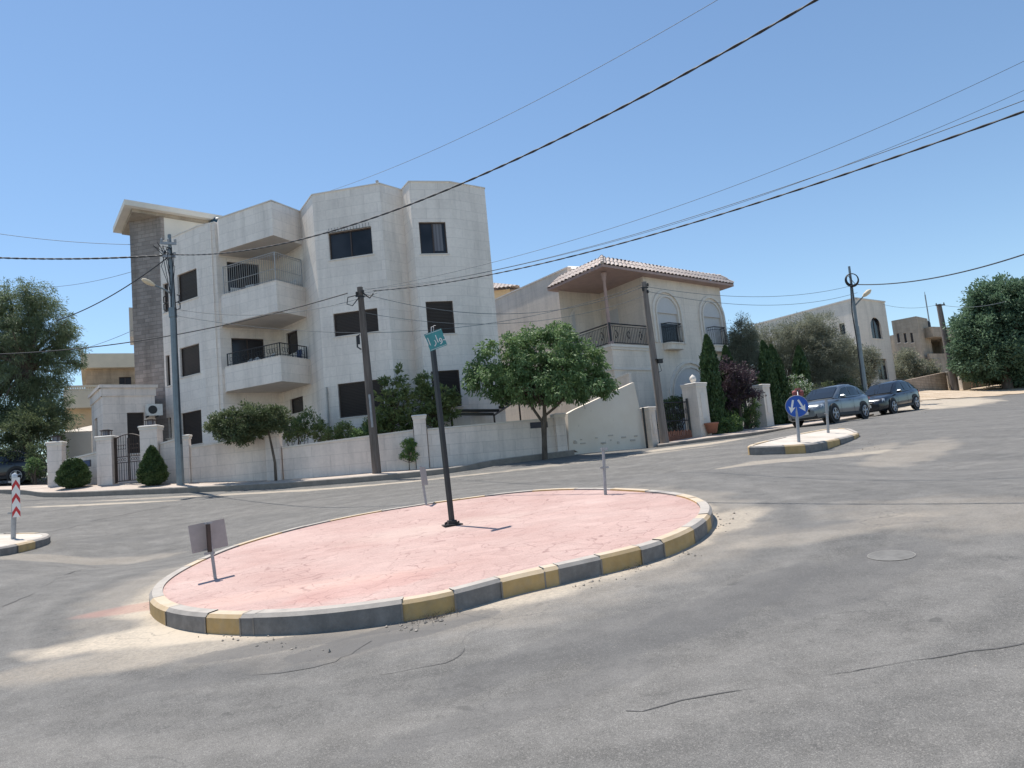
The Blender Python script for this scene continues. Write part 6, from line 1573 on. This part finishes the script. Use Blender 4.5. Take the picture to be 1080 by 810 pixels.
def wire(a, b_, sag, r, label, mat='cable', group=None, twist=0, n=48):
    a, b_ = np.array(a, float), np.array(b_, float); t = np.linspace(0, 1, n); P = a + (b_ - a) * t[:, None]; P[:, 2] -= sag * 4 * t * (1 - t)
    b = MB()
    if twist:
        d = (b_ - a) / np.linalg.norm(b_ - a); L = np.linalg.norm(b_ - a); m = int(L / .22); t = np.linspace(0, 1, m); Q = a + (b_ - a) * t[:, None]; Q[:, 2] -= sag * 4 * t * (1 - t)
        u = np.cross(d, [0, 0, 1]); u /= np.linalg.norm(u); v = np.cross(u, d)
        for k in range(2):
            ph = t * L * 2 * math.pi / .9 + k * math.pi; b.tube(Q + (np.cos(ph)[:, None] * u + np.sin(ph)[:, None] * v) * r * .55, r * .85, 5)
    else: b.tube(P, r, 5)
    o = b.build('power_line', mat); tag(o, label, 'cable', group); return o
def wires():
    g = 'overhead cables between the poles'
    wire(P1 + [.05, -.1, .0], np.array([12.1, 3.5, 7.92]), 2.22, .018, 'thickest black cable sweeping from the left steel pole to the top right', group=g, twist=1)
    wire(at(-30, 270.5, 30), P1 + [-.15, -.1, -.02], .12, .03, 'black twisted cable crossing level from the left edge to the steel pole', group=g, twist=1)
    wire(fa(274) + [-.1, -.1, 0], at(60, 338, 34), .25, .022, 'dark cable falling from the steel pole into the big left tree', group=g)
    wire(at(-30, 374, 32), P2 + [-.45, -.12, .0], .55, .022, 'dark cable from the left edge rising to the wooden pole', group=g)
    wire(P2 + [.5, -.12, .0], P2 + [18.0, -23.5, -2.5], 1.0, .015, 'long black cable from the wooden pole to the right edge', group=g, twist=1)
    wire(P2 + [.2, -.12, .1], P2 + [17.6, -22.4, -2.2], 1.0, .007, 'thin cable just above the long black cable at the right', 'thin_cable', group=g)
    wire(at(340, 204, 36), at(770, -8, 20), .5, .009, 'thin cable from the roof of the white building to the top edge', 'thin_cable', group=g)
    wire(P2 + [.1, -.1, .05], at(1130, 40, 20), .9, .008, 'upper one of two thin grey cables high at the right', 'thin_cable', group=g)
    wire(P2 + [.1, -.1, -.05], at(1130, 72, 22), 1.0, .008, 'lower one of two thin grey cables high at the right', 'thin_cable', group=g)
    wire(P4, at(1110, 258, 28), .45, .03, 'thick black cable leading right from the coil on the steel lamp pole', group=g)
    wire(at(-30, 242, 34), at(141, 258, 34), .15, .012, 'thin cable at the left edge above the tree', 'thin_cable', group=g)
    wire(at(50, 303, 45), at(141, 286, 37), .15, .012, 'upper thin cable meeting the grey stone tower', 'thin_cable', group=g)
    wire(at(70, 372, 45), at(141, 348, 37), .12, .012, 'lower thin cable meeting the grey stone tower', 'thin_cable', group=g)
    wire(fa(328) + [0, -.1, 0], at(398, 309, 27.3), .5, .010, 'thin cable running from the steel pole to the top of the wooden pole', 'thin_cable', group=g)
    wire(fa(335) + [0, -.1, 0], P3 + [0, 0, .1], 1.3, .009, 'thin cable crossing the white building above the middle windows', 'thin_cable', group=g)
    wire(P2, P3, 1.0, .011, 'thin cable sagging from the wooden pole to the leaning pole', 'thin_cable', group=g)
    wire(fb(330), fc(312), .8, .009, 'lowest thin cable between the wooden pole and the leaning pole', 'thin_cable', group=g)
    wire(P3, P4, .6, .011, 'thin cable from the leaning pole across the villa to the steel lamp pole', 'thin_cable', group=g)
    wire(P3 + [0, 0, -.2], P4 + [0, 0, -.5], .7, .011, 'lower thin cable from the leaning pole across the villa', 'thin_cable', group=g)
    wire(at(931, 321, 60.5), P5, .3, .012, 'thin cable from the far left roofs to the far brown pole', 'thin_cable', group=g)
    wire(P5, at(1060, 318, 50), .3, .015, 'thin cable from the far brown pole into the dense tree', 'thin_cable', group=g)
wires()

def text_mesh(txt, size, name, mat, parent, o, ax, up_, extrude=.002, flip=False):
    cu = bpy.data.curves.new('lettering', 'FONT'); cu.body = txt; cu.size = size; cu.align_x = 'CENTER'; cu.align_y = 'CENTER'; cu.extrude = extrude
    tmp = bpy.data.objects.new('tmp', cu); COL.objects.link(tmp); dg = bpy.context.evaluated_depsgraph_get(); dg.update()
    me = bpy.data.meshes.new_from_object(tmp.evaluated_get(dg)); bpy.data.objects.remove(tmp)
    ax = Vector(ax).normalized(); up_ = Vector(up_); up_ = (up_ - ax * up_.dot(ax)).normalized(); nn = ax.cross(up_)
    M = Matrix((( ax[0], up_[0], nn[0], o[0]), (ax[1], up_[1], nn[1], o[1]), (ax[2], up_[2], nn[2], o[2]), (0, 0, 0, 1)))
    me.transform(M); me.materials.clear(); me.materials.append(MAT[mat]); return link(name, me, parent)
def plate(b, c, ax, up_, w, h, th, m=0, rounded=0):
    ax = np.array(ax, float); ax /= np.linalg.norm(ax); up_ = np.array(up_, float); up_ -= ax * up_.dot(ax); up_ /= np.linalg.norm(up_)
    n = np.cross(ax, up_); b.obox(np.array(c) - ax * w / 2 - up_ * h / 2 - n * th / 2, ax * w, up_ * h, n * th, m); return ax, up_, n
def signs():
    Z = np.array([0, 0, 1.])
    # street name sign on the black post
    b0 = on_island(477, 553.5); Y = b0[1]; top = at(456.5, 368, Y)
    t = thing('street_sign', b0, 'slim black post with a bent teal street name sign on the pink island', 'street sign')
    b = MB(); d = top - b0; b.tube([b0, top], [.047, .047], 4, smooth=False); b.build('post', 'black_metal', t)
    b = MB(); b.bbox(b0 + [0, 0, .006], (.30, .26, .014), .004, .3); b.bbox(b0 + [0, 0, .04], (.14, .14, .07), .008, .3)
    for sx in (-1, 1):
        for sy in (-1, 1): b.tube([b0 + [sx * .1, sy * .08, 0], b0 + [sx * .1, sy * .08, .05]], .014, 6)
    b.build('base_plate', 'black_metal', t)
    # plate seen turned: corners (450,351) (467,346) (469,365) (452,371)
    c = at(459.6, 358.4, Y - .02); axv = at(468.5, 354.5, Y + .10) - at(451, 361, Y - .10); upv = at(459, 349, Y) - at(460.5, 367.5, Y)
    w = np.linalg.norm(axv); h = np.linalg.norm(upv)
    b = MB(); ax, u_, nn = plate(b, c, axv, upv, w, h, .012); pl = b.build('sign_plate', 'sign_teal', t)
    if nn[1] > 0: nn = -nn
    tx = '\uFEDF\u0627 \u0631\u0627\u0648\u062F'
    text_mesh(tx, h * .62, 'lettering', 'sign_white', pl, c + nn * .008 + u_ * .0 + ax * .0, ax, u_)
    b = MB()
    for s_ in (-1, 1): b.obox(c + nn * .0065 - ax * w * .47 + u_ * (s_ * h * .45 - .003), ax * w * .94, u_ * .006, nn * .002)
    b.build('sign_border', 'sign_white', pl)
    b = MB(); e = at(455, 345, Y); b.tube([top, top + u_ * .08, e, e + ax * .03], .008, 5); b.tube([top + ax * .02, e + ax * .05 + u_ * .01, e + ax * .09], .006, 5); b.build('bent_bracket', 'galvanised', t)
    # plate on a short post at the near left of the island (seen from behind)
    b0 = on_island(227, 608.5); Y = b0[1]; top = at(219.5, 552, Y)
    t = thing('marker_sign', b0, 'square weathered sign plate seen from behind on a short post, near left of the island', 'road sign')
    b = MB(); b.tube([b0 - [0, 0, .02], top], .022, 6); b.build('post', 'galvanised', t)
    az = math.radians(52); axv = np.array([math.cos(math.radians(38)), math.sin(math.radians(38)), .09]); c = at(218.3, 565.5, Y) + np.array([0, .035, 0]) * 1.4
    upv = Z * 1 + np.array([-.10, 0, 0]); kx = Y / F_PX
    b = MB(); ax, u_, nn = plate(b, c, axv, upv, 34 * kx * 1.08, 29 * kx, .006); pl = b.build('sign_plate', 'plate_back', t)
    b = MB(); q = at(221, 583.5, Y); b.box(q, (.13, .05, .03), .6)
    q = at(219.5, 551.5, Y); b.box(q, (.10, .05, .025), .6); b.build('clamp', 'galvanised', t)
    b = MB(); s0, s1 = at(219.3, 553, Y - .03), at(221.3, 582, Y - .03); b.tube([s0, s1], .032, 4, smooth=False); b.build('stiffener', 'brown_metal', t)
    # narrow plate at the back left of the island
    b0 = on_island(449.5, 531.5); Y = b0[1]; top = at(443.3, 491.5, Y)
    t = thing('marker_sign', b0, 'narrow weathered sign plate turned edge on behind the black street sign post', 'road sign')
    b = MB(); b.tube([b0 - [0, 0, .02], top], .026, 6); b.build('post', 'galvanised', t)
    b = MB(); c = at(447.2, 502, Y + .05); plate(b, c, (.14, .99, 0), Z + np.array([-.08, 0, 0]), .42, 19 * Y / F_PX, .006); b.build('sign_plate', 'plate_back', t)
    # bare post at the back right of the island
    b0 = on_island(638.5, 520.5); Y = b0[1]; top = at(636.2, 473, Y)
    t = thing('marker_post', b0, 'bare rusty grey post stub at the back right of the pink island', 'post')
    b = MB(); b.tube([b0 - [0, 0, .02], top], .028, 7); b.build('post', 'galvanised', t); b = MB(); b.box(top + [.02, 0, -.01], (.12, .05, .05), .3); b.box(at(637.3, 493, Y), (.15, .05, .03), .3); b.build('clamp', 'galvanised', t)
    # round blue keep-either-side sign
    b0 = at(842.5, 465.5, 21.9); Y = 21.9; c = at(840.5, 428.5, Y)
    t = thing('blue_road_sign', b0, 'round blue road sign with two white downward arrows on the right island', 'road sign')
    b = MB(); b.tube([b0 - [0, 0, .03], at(840, 422, Y) + [0, .05, 0]], .045, 8); b.build('post', 'galvanised', t)
    nrm = np.array([-.36, -.93, 0]); nrm /= np.linalg.norm(nrm); rx = np.array([-nrm[1], nrm[0], 0]); R = 11.7 * Y / F_PX; u_ = Z
    b = MB(); b.disc(c, nrm, R, .012, 32); pl = b.build('sign_disc', 'sign_blue', t); b = MB()
    ring = [c + nrm * .008 + (rx * math.cos(a) + u_ * math.sin(a)) * R * .975 for a in np.linspace(0, 2 * math.pi, 33)]; b.tube(ring, .006, 4, cap=False); b.build('rim', 'light_metal', pl)
    for s_, tilt in ((-1, -.26), (1, .42)):
        b = MB(); ce = c + nrm * .0072 + rx * s_ * R * .42 * 1.0
        d = rx * math.sin(tilt) - u_ * math.cos(tilt); sd = rx * math.cos(tilt) + u_ * math.sin(tilt); L = R * .62; wd = R * .085; hd = R * .30
        p = lambda a, e: ce + d * a + sd * e
        b.face([p(-L, -wd), p(L * .2, -wd), p(L * .2, wd), p(-L, wd)][::-1]); b.face([p(0, -hd), p(L * .95, 0), p(0, hd), p(L * .22, 0)])
        b.build('arrow', 'sign_white', pl)
    # red beacon head above it
    q = at(841, 411.5, Y + .35); t2 = thing('beacon', q - [0, 0, .0], 'red weathered lamp head on a thin stem just above the round blue sign', 'beacon')
    b = MB(); b.tube([at(842, 420, Y + .1), q], .02, 5); b.build('stem', 'galvanised', t2)
    b = MB()
    for a in (-1, 1): b.lathe(q + [a * .09, 0, -.1], [(.01, -.05), (.07, -.03), (.085, .03), (.06, .08), (.01, .10)], 10)
    b.box(q + [0, 0, -.16], (.3, .08, .04)); b.box(q + [0.02, 0, .03], (.16, .07, .05), .3); b.build('lens', 'faded_red', t2)
    # bare post on the right island
    b0 = at(873.5, 455.8, 24.6); top = at(871.3, 422.5, 24.6)
    t = thing('marker_post', b0, 'bare pale grey post on the right island in front of the grey car', 'post')
    b = MB(); b.tube([b0 - [0, 0, .02], top], .045, 8); b.build('post', 'galvanised', t); b = MB(); b.tube([top, top + [0, 0, .03]], .05, 8); b.box(at(871.5, 436, 24.55), (.10, .10, .03)); b.build('collar', 'galvanised', t)
    # red and white chevron post
    b0 = at(14, 568.5, 16.6); Y = 16.6; top = at(15.5, 505, Y)
    t = thing('chevron_post', b0, 'grey post with a red and white chevron board pointing up at the left edge', 'road sign')
    b = MB(); b.tube([b0 - [0, 0, .03], top], .05, 8); b.build('post', 'galvanised', t)
    c = at(17, 524.5, Y - .06); axv = np.array([1, .25, 0]); b = MB(); w, h = 7.6 * Y / F_PX, 41 * Y / F_PX; ax, u_, nn = plate(b, c, axv, Z + np.array([.03, 0, 0]), w, h, .008); pl = b.build('sign_plate', 'sign_white', t)
    if nn[1] > 0: nn = -nn
    for k in range(3):
        b = MB(); o = c + nn * .0055 + u_ * h * (.30 - .335 * k); hh = h * .15
        p = lambda x, y: o + ax * x * w / 2 + u_ * y
        b.face([p(-1, -hh * .9), p(0, hh * .2), p(0, hh), p(-1, 0)]); b.face([p(0, hh * .2), p(1, -hh * .9), p(1, 0), p(0, hh)]); b.build('chevron', 'sign_red', pl)
    b = MB(); b.lathe(top, [(.05, 0), (.06, .04), (.05, .10), (.01, .13)], 10); b.build('reflector_cap', 'lamp_lens', t); b = MB(); b.box(at(13, 541, Y), (.14, .1, .04)); b.box(at(13.5, 508, Y), (.14, .1, .04)); b.build('clamp', 'galvanised', t)
signs()

# ================================================================== cars
def make_car(label, paint, rz, loc, slope, plate_front=True, wagon=0.0):
    t = thing('parked_car', loc, label, 'car', 'cars parked along the far kerb', True, rz); t.rotation_euler = (0, -slope, rz)
    # x forward, y left, z up; body lofted from cross-sections
    st = [(2.34, .52, .34, .60), (2.30, .74, .26, .72), (2.16, .86, .22, .82), (1.90, .915, .22, .90), (1.40, .93, .22, .97), (.95, .935, .22, 1.02), (.3, .94, .22, 1.03), (-.6, .94, .22, 1.05), (-1.3, .94, .22, 1.09), (-1.85, .925, .24, 1.12), (-2.12, .87, .28, 1.10), (-2.27, .78, .34, 1.02), (-2.33, .6, .42, .86)]
    t.scale = (.95, .95, .97)
    prof = lambda hw, zb, zt: [(0, zb), (hw * .80, zb), (hw * .97, zb + (zt - zb) * .14), (hw * 1.0, zb + (zt - zb) * .42), (hw * .975, zb + (zt - zb) * .62), (hw * .985, zb + (zt - zb) * .78), (hw * .93, zb + (zt - zb) * .93), (hw * .78, zt), (0, zt + .035)]
    b = MB(); V = []; n = 0
    import bmesh
    for x, hw, zb, zt in st:
        h = prof(hw, zb, zt); ring = [(x, y, z) for y, z in h] + [(x, -y, z) for y, z in h[-2:0:-1]]; n = len(ring); V += ring
    Fs = [(i * n + k, (i + 1) * n + k, (i + 1) * n + (k + 1) % n, i * n + (k + 1) % n) for i in range(len(st) - 1) for k in range(n)]
    b.add(V, Fs, 0, True); b.face(V[:n]); b.face(V[-n:][::-1])
    body = b.build('body', paint, t)
    # greenhouse
    gs = [(1.02, .80, .80, 1.0, 1.03), (.55, .82, .74, 1.0, 1.32), (.10, .83, .66, 1.02, 1.55), (-.35, .83, .64, 1.03, 1.635), (-1.0, .83, .63, 1.05, 1.63), (-1.5, .81, .62, 1.08, 1.55), (-1.95, .77, .66, 1.09, 1.34), (-2.2, .72, .70, 1.08, 1.12)]
    b = MB(); V = []
    for x, wb, wt, z0, z1 in gs:
        h = [(wb, z0), (lerp(wb, wt, .85), lerp(z0, z1, .85)), (wt * .86, z1 - .005 if z1 - z0 > .1 else z1), (0, z1 + .015)]
        V += [(x, y, z) for y, z in h] + [(x, -y, z) for y, z in h[-2::-1]]
    n2 = 7; b.add(V, [(i * n2 + k, (i + 1) * n2 + k, (i + 1) * n2 + k + 1, i * n2 + k + 1) for i in range(len(gs) - 1) for k in range(n2 - 1)], 0, True); b.build('roof', paint, t)
    def side(x, s_, out=.008):
        xs = [g[0] for g in gs][::-1]; f = lambda j: np.interp(x, xs, [g[j] for g in gs][::-1]); return f(1), f(2), f(3), f(4)
    def sp(x, f, s_, out=.010):
        wb, wt, z0, z1 = side(x, s_); return (x, s_ * (lerp(wb, wt, f) + out), lerp(z0, z1, f))
    for s_ in (-1, 1):
        for (xa, xb, xt0, xt1) in ((.66, -.42, .06, -.42), (-.50, -1.30, -.50, -1.28), (-1.38, -1.78, -1.36, -1.50)):
            b = MB(); K = 5
            lo = [sp(lerp(xa, xb, k / K), .10, s_) for k in range(K + 1)]; hi = [sp(lerp(xt0, xt1, k / K), .80, s_) for k in range(K + 1)]
            for k in range(K): q = [lo[k], lo[k + 1], hi[k + 1], hi[k]]; b.face(q if s_ < 0 else q[::-1], 0, True)
            b.build('side_window', 'car_glass', t)
    def band(gsub, wfr, name, dz=.012, dx=.01):
        b = MB(); K = 6; rows = []
        for (x, w, z) in gsub: rows.append([(x + dx, w * wfr * (2 * k / K - 1), z + dz + .012 * (1 - (2 * k / K - 1) ** 2)) for k in range(K + 1)])
        for r0, r1 in zip(rows[:-1], rows[1:]):
            for k in range(K): b.face([r0[k], r0[k + 1], r1[k + 1], r1[k]], 0, True)
        b.build(name, 'car_glass', t)
    band([(.98, .80, 1.06), (.55, .735, 1.325), (.16, .66, 1.535)], .90, 'windshield', .016, .012)
    band([(-1.58, .60, 1.525), (-1.95, .66, 1.345), (-2.17, .70, 1.155)], .88, 'rear_window', .014, -.012)
    # wheels, arches
    for x in (1.38, -1.36):
        for s_ in (-1, 1):
            a = MB(); a.disc((x, s_ * .905, .38), (0, 1, 0), .425, .09, 28); a.build('wheel_arch', 'black_plastic', t)
            w = MB(); w.tube([(x, s_ * .74, .355), (x, s_ * .76, .355), (x, s_ * .94, .355), (x, s_ * .965, .355)], [.33, .355, .355, .33], 28); tyre = w.build('tyre', 'rubber', t)
            r = MB(); r.tube([(x, s_ * .955, .355), (x, s_ * .972, .355)], [.245, .245], 28)
            rm = r.build('wheel_well', 'black_plastic', tyre); r = MB(); r.disc((x, s_ * .975, .355), (0, 1, 0), .05, .03, 14)
            for k in range(5):
                an = 2 * math.pi * k / 5 + .3
                for da in (-.13, .13): c1 = np.array([math.cos(an + da * .4) * .04, 0, math.sin(an + da * .4) * .04]); c2 = np.array([math.cos(an + da) * .235, 0, math.sin(an + da) * .235]); o = np.array([x, s_ * .978, .355]); r.tube([o + c1, o + c2], [.022, .018], 5)
            r.tube([(x + .24 * math.cos(a_), s_ * .976, .355 + .24 * math.sin(a_)) for a_ in np.linspace(0, 2 * math.pi, 25)], .014, 5, cap=False); r.build('rim', 'alloy', tyre)
    b = MB()
    for s_ in (-1, 1): b.bbox((0, s_ * .925, .30), (1.95, .06, .14), .02)
    b.build('side_skirt', 'black_plastic', t)
    b = MB(); b.bbox((2.27, 0, .36), (.12, 1.25, .20), .03); b.bbox((2.31, 0, .60), (.08, .70, .17), .03); b.build('grille', 'black_plastic', t)
    b = MB(); b.bbox((2.362, 0, .50), (.02, .50, .12), .006); b.build('number_plate', 'sign_white', t)
    for s_ in (-1, 1):
        b = MB(); b.add([(2.315, s_ * .42, .70), (2.20, s_ * .80, .74), (2.08, s_ * .878, .80), (2.10, s_ * .862, .66), (2.24, s_ * .775, .64), (2.325, s_ * .42, .64), (2.27, s_ * .45, .76), (2.12, s_ * .80, .825)], [(0, 1, 4, 5), (1, 2, 3, 4), (0, 6, 7, 1), (7, 2, 1)] if s_ > 0 else [(5, 4, 1, 0), (4, 3, 2, 1), (1, 7, 6, 0), (1, 2, 7)], 0, True); b.build('headlight', 'lamp_lens', t)
        b = MB(); b.bbox((-2.22, s_ * .70, .92), (.16, .30, .10), .03); b.build('taillight', 'tail_lens', t)
        b = MB(); b.bbox((.62, s_ * 1.03, 1.07), (.14, .24, .15), .04); b.tube([(.62, s_ * .88, 1.03), (.62, s_ * .97, 1.05)], .025, 6); b.build('mirror', paint, t)
        for x in (-.20, -1.12): b = MB(); b.tube([(x + .09, s_ * .952, .90), (x - .09, s_ * .952, .905)], .014, 6); b.build('door_handle', paint, t)
        b = MB()
        for x in (.72, -.46, -1.3): b.obox((x, s_ * .944, .34), (.008, 0, 0), (0, s_ * .003, 0), (0, 0, .60))
        b.build('door_seam', 'black_plastic', t)
        b = MB(); b.tube([(.1, s_ * .60, 1.65), (-.3, s_ * .60, 1.68), (-1.0, s_ * .59, 1.67), (-1.4, s_ * .59, 1.62)], .016, 6); b.build('roof_rail', 'black_plastic', t)
    return t
def cars():
    th = math.radians(50); ax = np.array([math.sin(th), math.cos(th)])             # axis running away to the right
    lf = np.array([-ax[1], ax[0]])
    def place(px, py, Y, label, paint):
        q = at(px, py, Y)[:2]                                                     # nearest front wheel, ground contact
        # that wheel is the car's left-front one; heading is -ax, its left side is towards the viewer
        c = q + ax * 1.37 + lf * .86
        f, r = c - ax * 1.37, c + ax * 1.37; zf, zr = gz(f), gz(r); slope = math.atan2(zf - zr, 2.74)
        rz = math.atan2(-ax[1], -ax[0])
        t = make_car(label, paint, rz, (c[0], c[1], (zf + zr) / 2 + .01), slope)
        # roll of the road across the car
        zl, zrr = gz(c - lf * .8), gz(c + lf * .8); t.rotation_euler[0] = math.atan2(zl - zrr, 1.6) * 1.0
        return t
    place(881, 446, 31.5, 'metallic grey crossover parked nearest beside the right island', 'paint_grey')
    place(943, 436, 37, 'black crossover parked behind the metallic grey one', 'paint_black')
    q = at(-6, 506, 34.0); t = make_car('dark car parked in deep shade at the far left edge', 'paint_navy', math.radians(200), (q[0] - .6, q[1] + .5, gz(q) + .03), 0.0); t['group'] = 'cars parked along the far kerb'; t.pop('group', None) if False else None
cars()
